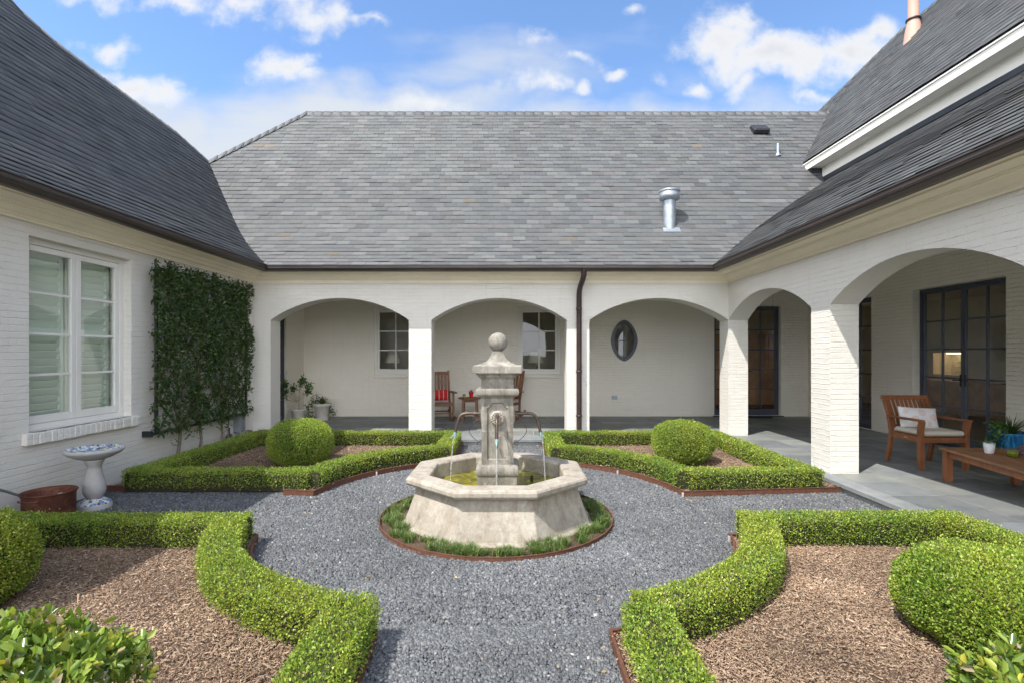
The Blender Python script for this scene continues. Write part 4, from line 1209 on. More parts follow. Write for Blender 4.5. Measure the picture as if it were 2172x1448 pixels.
def ball(label, c, rx, rz, zc, dens, lsz, name='boxwood_ball', sq=2.4, group='clipped boxwood balls in the beds'):
    n = int(4*math.pi*rx*rx*1.15*dens)
    d = unit(rng.normal(0, 1, (n, 3)))
    k = (np.abs(d[:, 0])**sq+np.abs(d[:, 1])**sq+np.abs(d[:, 2])**sq)**(-1/sq)   # a little squared
    k2 = (np.hypot(d[:, 0], d[:, 1])**sq+np.abs(d[:, 2])**sq)**(-1/sq)
    P = d*k2[:, None]*np.array([rx, rx, rz])
    Nn = unit(d/np.array([rx, rx, rz])); P0_ = P+np.array([c[0], c[1], zc])
    P = P0_+Nn*(lump(P0_)[:, None]*.022)-Nn*(rng.random(n)**1.3*.075)[:, None]
    kp = (P[:, 2] > .07+.03*lump(P*1.0)) & ~((lump(P, 1.7)+.35*lump(P, 3.7) > .66) & (rng.random(n) < .75)); P, Nn = P[kp], Nn[kp]
    sh = rng.random(len(P)) < .03; P[sh] += Nn[sh]*rng.uniform(.008, .03, sh.sum())[:, None]
    V = leaves4(P, Nn, np.full(len(P), lsz), np.full(len(P), lsz*.62), .75, .3)
    root = thing(name, label, 'shrub', (0, 0, 0), 0, group)
    bulk('foliage', V, [(0, 1, 2, 3)], leafcol(len(P), P), M_LEAF, root)
    mb = MB(); pr = []
    for i in range(13):
        a = -math.pi/2+math.pi*i/12; kk = (abs(math.cos(a))**sq+abs(math.sin(a))**sq)**(-1/sq)
        pr.append(((rx-.06)*kk*max(0, math.cos(a)), zc+(rz-.06)*kk*math.sin(a)))
    mb.lathe(pr, (c[0], c[1], 0), 24); mb.build('twigs', M_CORE, root)
    mb = MB(); mb.tube([(c[0], c[1], .03), (c[0]+.01, c[1], .25)], [.03, .022], 8); mb.build('trunk', M_BARK, root)
    return root
ball('clipped boxwood ball in the far right bed, all in sun', (2.62, 7.85), .455, .325, .355, 14000, .018)
ball('clipped boxwood ball in the far left bed, mostly shaded', (-3.17, 7.75), .475, .345, .365, 14000, .018)
ball('big clipped boxwood ball cut by the right edge, near right bed', (2.80, 2.92), .52, .275, .285, 26000, .0165)
ball('clipped boxwood ball cut by the left edge of the picture', (-3.66, 3.32), .46, .33, .33, 20000, .0165)

# near clipped shrubs with bigger glossy leaves
GL = np.array([(.17, .26, .045), (.25, .34, .055), (.10, .17, .03), (.36, .41, .08), (.46, .42, .07), (.06, .11, .025)])
def big_shrub(label, x0, x1, y0, y1, zt, n, seed, lsz=.033):
    xs, ys = [], []
    u = rng.random((n, 3)); X = x0+(x1-x0)*u[:, 0]; Y = y0+(y1-y0)*u[:, 1]
    face = rng.random(n)
    Z = np.where(face < .62, zt-.03-rng.random(n)*.12, .25+rng.random(n)*(zt-.28))
    side = face >= .62
    which = rng.random(n); inset = rng.random(n)*.05
    X = np.where(side & (which < .33), x1-inset, X); X = np.where(side & (which >= .33) & (which < .66), x0+inset, X); Y = np.where(side & (which >= .66), y1-inset, Y)
    Nn = np.zeros((n, 3)); Nn[~side, 2] = 1; m1 = side & (which < .33); Nn[m1, 0] = 1; m2 = side & (which >= .33) & (which < .66); Nn[m2, 0] = -1; m3 = side & (which >= .66); Nn[m3, 1] = 1
    # round the outline
    P = np.stack([X, Y, Z], 1)
    cxm, cym = (x0+x1)/2, (y0+y1)/2
    r = np.hypot((X-cxm)/((x1-x0)/2), (Y-cym)/((y1-y0)/2)); P[:, 2] -= np.clip(r-.75, 0, 1)*.16
    P += Nn*(lump(P)*.03)[:, None]
    V = leaves(P, Nn, np.full(n, lsz), np.full(n, lsz*.5), .8, .3, .2)
    c = GL[rng.choice(6, n, p=[.28, .24, .20, .14, .04, .10])]*rng.uniform(.8, 1.2, n)[:, None]
    d = rng.random(n) < .05; c[d] = np.array((.40, .32, .22))
    root = thing('shrub', label, 'shrub', (0, 0, 0), 0, 'near shrubs at the bottom corners')
    bulk('foliage', V, LEAF_F, c, M_LEAFG, root)
    mb = MB()
    rs = np.random.default_rng(seed)
    for k in range(70):
        bx, by = cxm+rs.normal(0, .06), cym+rs.normal(0, .06)
        tx_, ty_ = rs.uniform(x0+.05, x1-.05), rs.uniform(y0+.05, y1-.05)
        mb.tube([(bx, by, .02), ((bx*.5+tx_*.5), (by*.5+ty_*.5), zt*.5), (tx_, ty_, zt-.08)], [.008, .005, .0025], 5)
    mb.build('branches', M_BARK, root)
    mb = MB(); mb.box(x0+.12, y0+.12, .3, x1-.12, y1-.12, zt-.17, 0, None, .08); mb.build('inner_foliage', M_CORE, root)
big_shrub('near shrub with large glossy leaves in the bottom left corner', -2.15, -1.04, .55, 1.50, 1.02, 17000, 3)
big_shrub('near shrub with large glossy leaves in the bottom right corner', 1.17, 2.1, .5, 1.40, 1.03, 14000, 4)

# ================================================================== fountain
ft = thing('fountain', 'octagonal limestone fountain with pillar, ball finial and curved spouts', 'fountain', (CX+.012, CY, 0))
def fm(m, name, mats, bevel=0, par=None): return m.build(name, mats, par or ft, bevel=bevel)
rot8 = math.pi/8
mb = MB()
mb.ngon_rings([(.945, -.04), (.945, .035), (.925, .045), (.905, .05), (.785, .39), (.775, .412)], 8, rot=rot8, cap_top=False)
mb.ngon_rings([(.665, .415), (.665, .12)], 8, rot=rot8, cap_top=False); mb.ngon_rings([(.665, .12)], 8, rot=rot8)
# floor
rr = .665/math.cos(math.pi/8)
mb.add([(rr*math.cos(rot8+k*math.pi/4), rr*math.sin(rot8+k*math.pi/4), .14) for k in range(8)], [tuple(range(8))])
fm(mb, 'basin', M_LIME, .008)
mb = MB()
rp = [(.665, .405), (.775, .405), (.845, .41), (.872, .425), (.885, .445), (.885, .475), (.875, .492), (.855, .502), (.70, .503), (.672, .496), (.662, .48), (.662, .405)]
mb.ngon_rings(rp, 8, rot=rot8, cap_top=False)
for k in range(8):       # joints between the coping stones
    pass
fm(mb, 'rim', M_LIME, .006)
# pillar: pedestal, shaft with sunk panels, mouldings
def sq(m, rings): m.ngon_rings(rings, 4, rot=math.pi/4, cap_top=True)
mb = MB()
sq(mb, [(.20, .13), (.20, .455), (.195, .462)])
tor = [(.195, .462)]+[(.197+.022*math.sin(a), .515-.05*math.cos(a)) for a in [math.pi*i/8 for i in range(9)]]+[(.17, .575)]
sq(mb, tor)
mb2 = MB()
hw = .162
def panel_face(m, ang):
    """one face of the shaft with a sunk panel that has clipped top corners"""
    Mr = Matrix.Rotation(ang, 4, 'Z')
    z0, z1 = .575, 1.245
    o = [(-hw, z0), (hw, z0), (hw, z1), (-hw, z1)]
    def outline(pw, top, botz, c):
        return [(-pw, botz), (pw, botz), (pw, top-.055), (pw-.012+.0, top-.055), (pw-.045, top-.012), (pw-.045, top), (-pw+.045, top), (-pw+.045, top-.012), (-pw+.012, top-.055), (-pw, top-.055)]
    A = outline(.108, 1.205, .625, 0); B = [(x*.87, .63+(z-.625)*.962) for x, z in A]
    y0_, y1_ = -hw, -hw+.022
    fr = [Mr @ Vector((x, y0_, z)) for x, z in A]; bk = [Mr @ Vector((x, y1_, z)) for x, z in B]
    n = len(A)
    m.add(fr+bk, [(i, (i+1) % n, n+(i+1) % n, n+i) for i in range(n)]+[tuple(range(n, 2*n))])
    # surround, split in strips
    def q(a): m.add([Mr @ Vector((x, y0_, z)) for x, z in a], [tuple(range(len(a)))])
    q([(-hw, z0), (hw, z0), (hw, .625), (-hw, .625)])
    q([(-hw, .625), (-.108, .625), (-.108, 1.15), (-hw, 1.15)]); q([(.108, .625), (hw, .625), (hw, 1.15), (.108, 1.15)])
    q([(-hw, 1.205), (hw, 1.205), (hw, z1), (-hw, z1)])
    q([(-hw, 1.15), (-.108, 1.15), (-.096, 1.15), (-.063, 1.193), (-.063, 1.205), (-hw, 1.205)])
    q([(hw, 1.205), (.063, 1.205), (.063, 1.193), (.096, 1.15), (.108, 1.15), (hw, 1.15)])
for k in range(4): panel_face(mb, k*math.pi/2)
for k in range(4):
    Mr = Matrix.Rotation(k*math.pi/2, 4, 'Z'); mb.box(-hw-.001, -hw-.0015, .898, hw+.001, -hw-.0005, .902, 0, Mr) if False else None
sq(mb, [(hw+.003, 1.245), (.17, 1.25), (.185, 1.265), (.205, 1.275)]+[(.207+.012*math.sin(a), 1.31-.033*math.cos(a)) for a in [math.pi*i/8 for i in range(1, 8)]]+[(.19, 1.345), (.165, 1.347), (.163, 1.44), (.17, 1.445), (.178, 1.455), (.19, 1.462), (.20, 1.482), (.215, 1.488), (.215, 1.50)])
fm(mb, 'pillar', M_LIMEG, .004)
mb = MB()
cap = [(.243, 1.50), (.246, 1.505), (.246, 1.572), (.240, 1.580)]
for i in range(1, 13):
    t_ = i/12; a = t_*math.pi/2
    cap.append((.235-.172*math.sin(a)**.9, 1.583+.137*(1-math.cos(a))**.95))
sq(mb, cap); fm(mb, 'cap', M_LIMEG, .004)
mb = MB(); mb.lathe([(.10*math.sin(math.pi*i/24), 1.815-.10*math.cos(math.pi*i/24)) for i in range(25)], (0, 0, 0), 40, caps=False)
mb.lathe([(.052, 1.715), (.045, 1.73)], (0, 0, 0), 20)
fm(mb, 'finial', M_LIMEG)
M_JOINT = simple('joint_dirt', (.12, .10, .08), .9)
for k in range(4):
    Mr = Matrix.Rotation(k*math.pi/2, 4, 'Z')
    for xa, xb in ((-hw, -.109), (.109, hw)): mb = MB(); mb.box(xa, -hw-.0012, .8985, xb, -hw+.001, .9015, 0, Mr); mb.build('mortar_joint', M_JOINT, ft)
# rosettes and spouts on three visible sides and the back
M_PIPE = simple('aged_brass_pipe', (.13, .10, .085), .45, .7, .3, 12)
M_VERD = simple('verdigris', (.30, .45, .45), .7, .2, .2, 40)
def rosette(ang):
    Mr = Matrix.Rotation(ang, 4, 'Z') @ Matrix.Translation((0, -hw+.02, 1.045)) @ Matrix.Rotation(R(90), 4, 'X')
    m = MB()
    m.lathe([(.074, 0), (.074, .012), (.066, .022), (.045, .026), (.032, .022), (.03, .03), (.018, .036), (0, .037)], (0, 0, 0), 32, M=Mr)
    for k in range(16):
        a = 2*math.pi*k/16; rr_ = .058
        m.lathe([(.0115*math.sin(math.pi*i/6), -.0115*math.cos(math.pi*i/6)) for i in range(7)], (rr_*math.cos(a), rr_*math.sin(a), .024), 8, M=Mr, caps=False)
    for k in range(10):
        a = 2*math.pi*(k+.5)/10; rr_ = .038
        m.lathe([(.010*math.sin(math.pi*i/6), -.010*math.cos(math.pi*i/6)) for i in range(7)], (rr_*math.cos(a), rr_*math.sin(a), .027), 8, M=Mr, caps=False)
    return m
def spout(ang):
    Mr = Matrix.Rotation(ang, 4, 'Z')
    pts = [(0, -.15, 1.07), (0, -.29, 1.078), (0, -.33, 1.075)]
    for i in range(1, 9):
        a = i/8*R(78); pts.append((0, -.33-.085*math.sin(a), 1.075-.085*(1-math.cos(a))))
    pts += [(0, -.435, .93), (0, -.445, .875)]
    m = MB(); m.tube([Mr @ Vector(p) for p in pts], .0155, 14)
    m.lathe([(.022, -.012), (.024, 0), (.022, .012)], (0, 0, 0), 14, M=Mr @ Matrix.Translation((0, -.235, 1.074)) @ Matrix.Rotation(R(90), 4, 'X'))
    tip = MB(); tp = [(0, -.443, .88), (0, -.448, .85), (0, -.450, .825)]
    tip.tube([Mr @ Vector(p) for p in tp], [.018, .017, .012], 12); tip.tube([Mr @ Vector(p) for p in [(0, -.452, .86), (0, -.475, .838), (0, -.497, .818)]], [.008, .006, .003], 8)
    br = MB()
    sc = []
    for i in range(26):
        t_ = i/25; a = R(-70)+t_*R(520); r_ = .036*(1-t_*.78); sc.append((0, -.225-r_*math.cos(a)*.9+.0, 1.02+r_*math.sin(a)))
    br.tube([Mr @ Vector(p) for p in sc], .0042, 6)
    st = [(0, -.20, 1.05)]+[(0, -.17-.12*math.sin(math.pi*t_)-.02*t_, 1.04-.27*t_) for t_ in [i/14 for i in range(15)]]
    br.tube([Mr @ Vector(p) for p in st], .0036, 6)
    s2 = []
    for i in range(22):
        t_ = i/21; a = R(90)+t_*R(470); r_ = .032*(1-t_*.75); s2.append((0, -.195-r_*math.cos(a), .80+r_*math.sin(a)-.03))
    br.tube([Mr @ Vector(p) for p in s2], .004, 6)
    return m, tip, br
for k in range(4):
    a = k*math.pi/2
    rosette(a).build('rosette', M_LIME, ft)
    m, tip, br = spout(a)
    sp = m.build('spout', M_PIPE, ft); tip.build('tip', M_VERD, sp); br.build('scroll', M_PIPE, sp)
# water
def water_mat():
    m, t, b, o = newmat('water'); c = objc(t)
    b.inputs['Base Color'].default_value = (1, 1, 1, 1); b.inputs['Roughness'].default_value = .02; b.inputs['IOR'].default_value = 1.33
    b.inputs['Transmission Weight'].default_value = 1.0
    n1 = noise(t, 14, 3, .5, c, .5); bump(t, b, n1.outputs['Fac'], .012, .6)
    return m
def algae():
    m, t, b, o = newmat('algae_water'); c = objc(t)
    n1 = noise(t, 6, 5, .6, c, .6)
    r = ramp(t, [(.3, (.05, .05, .012)), (.5, (.20, .18, .02)), (.75, (.44, .40, .06))]); t.links.new(n1.outputs['Fac'], r.inputs[0])
    t.links.new(r.outputs[0], b.inputs['Base Color']); b.inputs['Roughness'].default_value = .06; b.inputs['Specular IOR Level'].default_value = .5
    n2 = noise(t, 16, 3, .5, c, 1.0); bump(t, b, n2.outputs['Fac'], .010, .7)
    return m
M_ALG = algae()
mb = MB()
for rr0 in [(.0, .0)]:
    mb.add([((.667/math.cos(math.pi/8))*math.cos(rot8+k*math.pi/4), (.667/math.cos(math.pi/8))*math.sin(rot8+k*math.pi/4), .335) for k in range(8)], [tuple(range(8))])
mb.build('water', M_ALG, ft)
M_WET = newmat('falling_water')
mw_, t, b, o = M_WET; b.inputs['Base Color'].default_value = (.9, .92, .95, 1); b.inputs['Roughness'].default_value = .08; b.inputs['Transmission Weight'].default_value = .75; b.inputs['IOR'].default_value = 1.33; b.inputs['Alpha'].default_value = .75
for k in range(4):
    Mr = Matrix.Rotation(k*math.pi/2, 4, 'Z'); mb = MB(); pts = []; rr_ = []
    rs = random.Random(k)
    for i in range(26):
        t_ = i/25; z = .83-.495*t_; pts.append(Mr @ Vector((rs.uniform(-.0015, .0015)*(1+2*t_), -.452-.045*math.sqrt(t_), z))); rr_.append((.004+.003*t_)*rs.uniform(.6, 1.4))
    mb.tube(pts, rr_, 7)
    for i in range(14):
        a = rs.uniform(0, 6.28); r_ = rs.uniform(.01, .07); c = Mr @ Vector((r_*math.cos(a), -.50+r_*math.sin(a), .337)); q = rs.uniform(.003, .007)
        mb.lathe([(q*math.sin(math.pi*j/6), -q*math.cos(math.pi*j/6)) for j in range(7)], tuple(c), 8, caps=False)
    mb.build('water_stream', mw_, ft)
mb = MB(); mb.tube([(.36, .12, .14), (.36, .12, .40)], .016, 10); mb.build('pump_pipe', M_BLACK, ft)

# ring of lilyturf round the fountain and its steel edge
mb = MB(); n_ = 96
pth = [(CX+1.19*math.cos(-2*math.pi*k/n_), CY+1.19*math.sin(-2*math.pi*k/n_)) for k in range(n_)]
mb.sweep(pth, [(-.005, -.05), (-.004, .036), (-.006, .039), (-.006, .045), (.006, .045), (.006, .039), (.004, .036), (.005, -.05)], 1, closed=True)
tag(mb.build('steel_edging', M_CORT), 'circular rust brown steel strip round the fountain', 'edging', 'steel edging round the beds')
mb = MB(); mb.lathe([(1.18, .012), (.90, .03)], (CX, CY, 0), 64, caps=False); tag(mb.build('planting_soil', M_MULCH), kind='structure')
tuf = []; 
while len(tuf) < 240:
    a = random.uniform(0, 2*math.pi); r_ = random.uniform(.96, 1.13)
    oc = .93/math.cos((a % (math.pi/4))-math.pi/8)
    if r_ > oc+.02: tuf.append((CX+r_*math.cos(a), CY+r_*math.sin(a)))
T = np.array(tuf); nb = 62; n = len(T)*nb
bx = np.repeat(T, nb, 0)+rng.normal(0, .018, (n, 2)); az = rng.uniform(0, 2*math.pi, n); hgt = rng.uniform(.05, .10, n)*np.repeat(rng.uniform(.55, 1.25, len(T)), nb); lean = rng.uniform(.25, 1.1, n)
dx_ = np.stack([np.cos(az), np.sin(az)], 1); wv = np.stack([-np.sin(az), np.cos(az)], 1)*.0028
V = np.empty((n, 6, 3))
for i, t_ in enumerate((0, .55, 1.0)):
    off = dx_*(hgt*lean*t_**1.6)[:, None]; z = .02+hgt*(t_-.42*lean*t_**2.4).clip(0)
    w_ = wv*(1-.75*t_)
    V[:, 2*i, :2] = bx+off-w_; V[:, 2*i+1, :2] = bx+off+w_; V[:, 2*i, 2] = z; V[:, 2*i+1, 2] = z
gcol = np.array([(.08, .14, .03), (.12, .19, .045), (.17, .24, .06), (.05, .095, .022), (.33, .30, .14)])[rng.choice(5, n, p=[.32, .3, .16, .16, .06])]*rng.uniform(.8, 1.2, n)[:, None]
o = bulk('lilyturf', V, [(0, 1, 3, 2), (2, 3, 5, 4)], gcol, M_VINE)
tag(o, 'ring of dark green grassy lilyturf round the fountain foot', 'ground cover', None, 'stuff')

# a few dry leaves blown over gravel and mulch
n = 130
X = rng.uniform(-3.2, 3.9, n); Y = rng.uniform(2.0, 8.3, n); k = (np.hypot(X-CX, Y-CY) > 1.25); X, Y = X[k], Y[k]; n = len(X)
inb = np.zeros(n, bool)
for p in polys: inb |= pip(X, Y, p)
P = np.stack([X, Y, np.where(inb, .075, .022)], 1)
Vl = leaves(P, np.tile([0, 0, .0], (n, 1))+rng.normal(0, .3, (n, 3))*np.array([1, 1, .1]), np.full(n, .034), np.full(n, .018), .0001, 0)
o = bulk('fallen_leaves', Vl, LEAF_F, np.array([(.34, .24, .11), (.42, .33, .16), (.22, .13, .06), (.30, .27, .10)])[rng.integers(0, 4, n)], M_CHIP)
tag(o, 'small dry tan leaves scattered over gravel and mulch', 'leaf litter', None, 'stuff')
# ================================================================== vine on its trellis
tr = thing('trellis', 'black metal lattice trellis standing off the white left wall', 'trellis', (-4.90, 8.4, 0))
def tz(p): return (p[0]+4.90, p[1]-8.4, p[2])
TX = -4.90; TY0, TY1, TZ0, TZ1 = 7.10, 9.50, .60, 2.87
mb = MB()
for a, b_ in (((TX, TY0, TZ0), (TX, TY0, TZ1)), ((TX, TY1, TZ0), (TX, TY1, TZ1)), ((TX, TY0-.10, TZ0), (TX, TY1+.02, TZ0)), ((TX, TY0, TZ1), (TX, TY1, TZ1))):
    mb.beam(tz(a), tz(b_), .035, .035, up=(1, 0, 0))
mb.box(*tz((-5.008, TY0-.13, TZ0-.035)), *tz((TX+.02, TY0-.095, TZ0+.045)))
for y_, z_ in ((TY0+.4, TZ0), (TY1-.2, TZ0), (TY0+.4, TZ1), (TY1-.3, TZ1)): mb.beam(tz((-5.009, y_, z_)), tz((TX, y_, z_)), .02, .02)
mb.build('frame', M_BLACK, tr)
mb = MB(); st_ = .47
def clipseg(y0_, sgn):
    pts = []
    for k in range(200):
        y_ = TY0+(TY1-TY0)*k/199; z_ = TZ0+sgn*(y_-y0_)*1.05
        if TZ0 <= z_ <= TZ1: pts.append((y_, z_))
    return pts
for k in range(-6, 7):
    for sgn in (1, -1):
        y0_ = TY0+k*st_ if sgn > 0 else TY0+(k+6)*st_
        p = clipseg(y0_, sgn)
        if len(p) > 3: mb.beam(tz((TX+sgn*.007, p[0][0], p[0][1])), tz((TX+sgn*.007, p[-1][0], p[-1][1])), .012, .012, up=(1, 0, 0))
mb.build('lattice', M_BLACK, tr)
VC = np.array([(.035, .075, .018), (.05, .10, .022), (.025, .055, .014), (.075, .13, .03), (.10, .15, .05), (.13, .14, .04)])
vine = thing('climbing_vine', 'dark green vine covering the black trellis on the white left wall', 'vine', (-4.86, 8.4, 0))
n = 8200
Y = rng.uniform(TY0-.14, TY1+.10, n); Z = rng.uniform(TZ0-.02, TZ1+.10, n)
d1 = np.sin(Y*5.3+1.2)*np.sin(Z*4.1+.6)+.6*np.sin(Y*11+Z*7+2)+.5*np.sin(Y*19-Z*17)
# thinner low and toward the right, following the lattice
edge = np.minimum.reduce([Y-TY0+.10, TY1+.08-Y, TZ1+.08-Z])
fl_ = (Z-TZ0)/(TZ1-TZ0)
pk = np.clip(.50+.18*d1+.75*(fl_-.30), .16, 1.0)*np.clip(.5+edge*5+.25*d1, .1, 1)
lat = np.minimum(np.abs(((Y-TY0)*1.05-(Z-TZ0)) % (st_*1.05)-.0), np.abs(((Y-TY0)*1.05+(Z-TZ0)) % (st_*1.05)))
pk = np.where(lat < .07, np.maximum(pk, .55), pk*.72)
k = rng.random(n) < pk; Y, Z, d1 = Y[k], Z[k], d1[k]; n = len(Y)
# leaflets come in drooping sprays of five
ns = n
cen = np.stack([TX+.01+rng.random(n)*.06+.02*d1, Y, Z], 1)
lay = []; cols = []
for j in range(5):
    aa = rng.uniform(0, 2*math.pi, n)
    dirn = unit(np.stack([rng.uniform(.1, .9, n), np.cos(aa), np.sin(aa)*.8-.25], 1))
    V = leaves4(cen+dirn*.006, dirn, np.full(n, .062), np.full(n, .022), .15, 0)
    lay.append(V); cols.append(VC[rng.choice(6, n, p=[.3, .26, .2, .14, .07, .03])]*rng.uniform(.8, 1.25, n)[:, None])
V = np.concatenate(lay); V -= np.array([-4.86, 8.4, 0])
bulk('foliage', V, [(0, 1, 2, 3)], np.concatenate(cols)*np.array([1.1, 1.0, 1.15]), M_VINE, vine)
for ty, rad in ((7.60, .026), (8.12, .024), (8.72, .018), (8.92, .012)):
    mb = MB(); p0 = Vector((-.05, ty-8.4, .02)); rs = random.Random(int(ty*100))
    top = 1.15
    pts = [p0+Vector((rs.uniform(-.01, .01), rs.uniform(-.02, .02), top*i/7)) for i in range(8)]
    mb.tube(pts, [rad*(1-.05*i) for i in range(8)], 8)
    for b_ in range(9):
        q = pts[3+b_ % 5]; e = q+Vector((rs.uniform(0, .04), rs.uniform(-.7, .7), rs.uniform(.5, 1.5)))
        m_ = (q+e)/2+Vector((0, rs.uniform(-.1, .1), 0)); e.z = min(e.z, 2.9)
        mb.tube([q, m_, e], [rad*.5, rad*.35, rad*.15], 6)
    for b_ in range(3):
        q = pts[2+b_]; e = q+Vector((.03, rs.choice((-1, 1))*rs.uniform(.12, .22), rs.uniform(.02, .12))); mb.tube([q, e], [rad*.3, rad*.12], 5)
    mb.build('trunk', M_BARK, vine)
    # low side sprays
n = 60; A_ = []
for ty in (7.60, 8.12, 8.72):
    for b_ in range(5):
        c0 = np.array([0.0, ty-8.4+random.uniform(-.22, .22), random.uniform(.42, .62)])
        for q in range(7):
            A_.append(c0+rng.normal(0, .025, 3))
A_ = np.array(A_); dd = unit(rng.normal(0, 1, (len(A_), 3))+np.array([.3, 0, -.3]))
bulk('foliage', leaves4(A_, dd, np.full(len(A_), .065), np.full(len(A_), .022), .2, 0), [(0, 1, 2, 3)], VC[rng.integers(0, 5, len(A_))]*1.2, M_VINE, vine)

# utility box, hose and covered tap by the vine
t_ = thing('utility_box', 'grey metal utility box on the white wall behind the lowest vine branches', 'utility box', (-5.0, 9.34, .28))
mb = MB(); mb.box(-.005, -.085, 0, .125, .085, .32, 0, None, .006); mb.build('case', M_GALV, t_)
mb = MB(); mb.box(.1255, -.08, .006, .131, .08, .314, 0, None, .003); mb.box(.04, -.012, -.24, .064, .012, .0); mb.build('lid', M_GALV, t_)
def text(parent, s, loc, rot, size, mat, name='lettering', ext=.0006):
    cu_ = bpy.data.curves.new(name, 'FONT'); cu_.body = s; cu_.size = size; cu_.align_x = 'CENTER'; cu_.align_y = 'CENTER'; cu_.extrude = ext
    o = bpy.data.objects.new('tmp', cu_); COL.objects.link(o)
    dg = bpy.context.evaluated_depsgraph_get(); me = bpy.data.meshes.new_from_object(o.evaluated_get(dg))
    bpy.data.objects.remove(o); me.materials.clear(); me.materials.append(mat)
    ob = bpy.data.objects.new(name, me); COL.objects.link(ob); ob.parent = parent; ob.location = loc; ob.rotation_euler = rot
    return ob
text(t_, 'S4', (.133, .015, .25), (R(90), 0, R(90)), .085, M_BLACK)
M_HOSE = simple('brown_hose', (.20, .115, .07), .55, 0, .2, 10)
mb = MB(); pts = []
for i in range(150):
    a = i*.33; r_ = .115+.012*math.sin(i*.21); pts.append((-.02+.035*math.sin(i*.113), r_*math.cos(a), .135+r_*math.sin(a)))
mb.tube(pts, .0095, 7); tag(mb.build('garden_hose', M_HOSE, None, loc=(-4.90, 9.66, .0)), 'brown coiled garden hose against the white wall behind the hedge corner', 'hose')
mb = MB(); mb.lathe([(.0, .24), (.035, .235), (.06, .19), (.068, .10), (.075, .02), (.07, 0)], (0, 0, 0), 14); mb.tube([(0, 0, .22), (0, .0, .34), (-.09, .02, .36)], .011, 8)
tag(mb.build('tap_cover', simple('dark_cover', (.05, .05, .06), .8, 0, .4, 20), None, loc=(-4.92, 8.98, .30-.24)), 'dark grey hooded cover on a pipe left of the utility box', 'cover')
mb = MB(); M_ = Matrix.Rotation(R(35), 4, 'X'); mb.box(-.09, -.11, -.012, .09, .11, .012, 0, M_, .004); mb.box(-.09, .07, -.16, .09, .09, .06, 0, None, .004)
tag(mb.build('splash_block', M_LEAD, None, loc=(-4.70, 9.68, .19)), 'dark angled splash block in the corner beyond the utility box', 'splash block')

# ================================================================== birdbath and rusty pan by the left wall
bb = thing('birdbath', 'grey stone birdbath with blue and white mosaic bowl below the left window', 'birdbath', (-4.58, 5.65, 0))
M_CONC = simple('cast_stone', (.46, .45, .44), .8, 0, .12, 9, .002, 90)
def mosaic():
    m, t, b, o = newmat('mosaic'); c = objc(t)
    v = nd(t, 'ShaderNodeTexVoronoi'); v.inputs['Scale'].default_value = 34; t.links.new(c, v.inputs['Vector'])
    sp = t.nodes.new('ShaderNodeSeparateColor'); t.links.new(v.outputs['Color'], sp.inputs[0])
    r = ramp(t, [(0, (.02, .04, .16)), (.22, (.10, .22, .48)), (.36, (.30, .44, .62)), (.5, (.62, .66, .68)), (.64, (.05, .06, .10)), (.76, (.62, .56, .14)), (.86, (.74, .76, .76))]); r.color_ramp.interpolation = 'CONSTANT'
    t.links.new(sp.outputs[0], r.inputs[0])
    v2 = nd(t, 'ShaderNodeTexVoronoi'); v2.feature = 'DISTANCE_TO_EDGE'; v2.inputs['Scale'].default_value = 34; t.links.new(c, v2.inputs['Vector'])
    g = ramp(t, [(.04, (1, 1, 1)), (.06, (0, 0, 0))]); t.links.new(v2.outputs['Distance'], g.inputs[0])
    t.links.new(mixc(t, g.outputs[0], r.outputs[0], (.66, .67, .66)), b.inputs['Base Color']); b.inputs['Roughness'].default_value = .3
    return m
M_MOS = mosaic()
mb = MB(); mb.lathe([(.09, .54), (.16, .562), (.235, .60), (.258, .622), (.27, .632), (.272, .655), (.262, .662)], (0, 0, 0), 48, caps=False)
bowl = mb.build('bowl', M_CONC, bb)
mb = MB(); mb.lathe([(.262, .662), (.252, .658), (.235, .642), (.15, .618), (.0, .61)], (0, 0, 0), 48, caps=False); mb.build('mosaic_lining', M_MOS, bowl)
mb = MB(); mb.lathe([(.071, .105), (.068, .125), (.085, .14), (.102, .18), (.107, .22), (.098, .29), (.080, .36), (.068, .43), (.065, .475), (.075, .48), (.075, .50), (.085, .51), (.093, .53), (.093, .56)], (0, 0, 0), 40)
mb.build('pedestal', M_CONC, bb)
mb = MB(); mb.lathe([(.158, -.01), (.160, .05), (.155, .06)], (0, 0, 0), 40); bs = mb.build('base', M_CONC, bb)
mb = MB(); mb.lathe([(.155, .06), (.145, .075), (.11, .10), (.085, .115), (.070, .118)], (0, 0, 0), 40, caps=False); mb.build('mosaic_band', M_MOS, bs)
def rust():
    m, t, b, o = newmat('rusted_iron'); c = objc(t)
    n1 = noise(t, 7, 8, .7, c, .8); r = ramp(t, [(.3, (.06, .025, .018)), (.5, (.14, .045, .026)), (.62, (.21, .09, .05)), (.75, (.26, .21, .17))]); t.links.new(n1.outputs['Fac'], r.inputs[0])
    t.links.new(r.outputs[0], b.inputs['Base Color']); b.inputs['Roughness'].default_value = .7; b.inputs['Metallic'].default_value = .2
    n2 = noise(t, 60, 4, .6, c); bump(t, b, n2.outputs['Fac'], .002); return m
M_RUST = rust()
pt = thing('rusty_pan', 'round rusty iron pan on the gravel left of the birdbath', 'pan', (-4.69, 5.22, 0))
mb = MB(); mb.lathe([(.21, -.01), (.213, .27), (.225, .295), (.232, .303), (.228, .31), (.215, .302), (.205, .27), (.20, .04), (.0, .03)], (0, 0, 0), 48, caps=False); mb.build('bowl', M_RUST, pt)
mb = MB(); mb.tube([(.0+.10*math.cos(a), -.226-.035*math.sin(a), .26) for a in [math.pi*i/10 for i in range(11)]], .008, 8); mb.build('handle', M_RUST, pt)
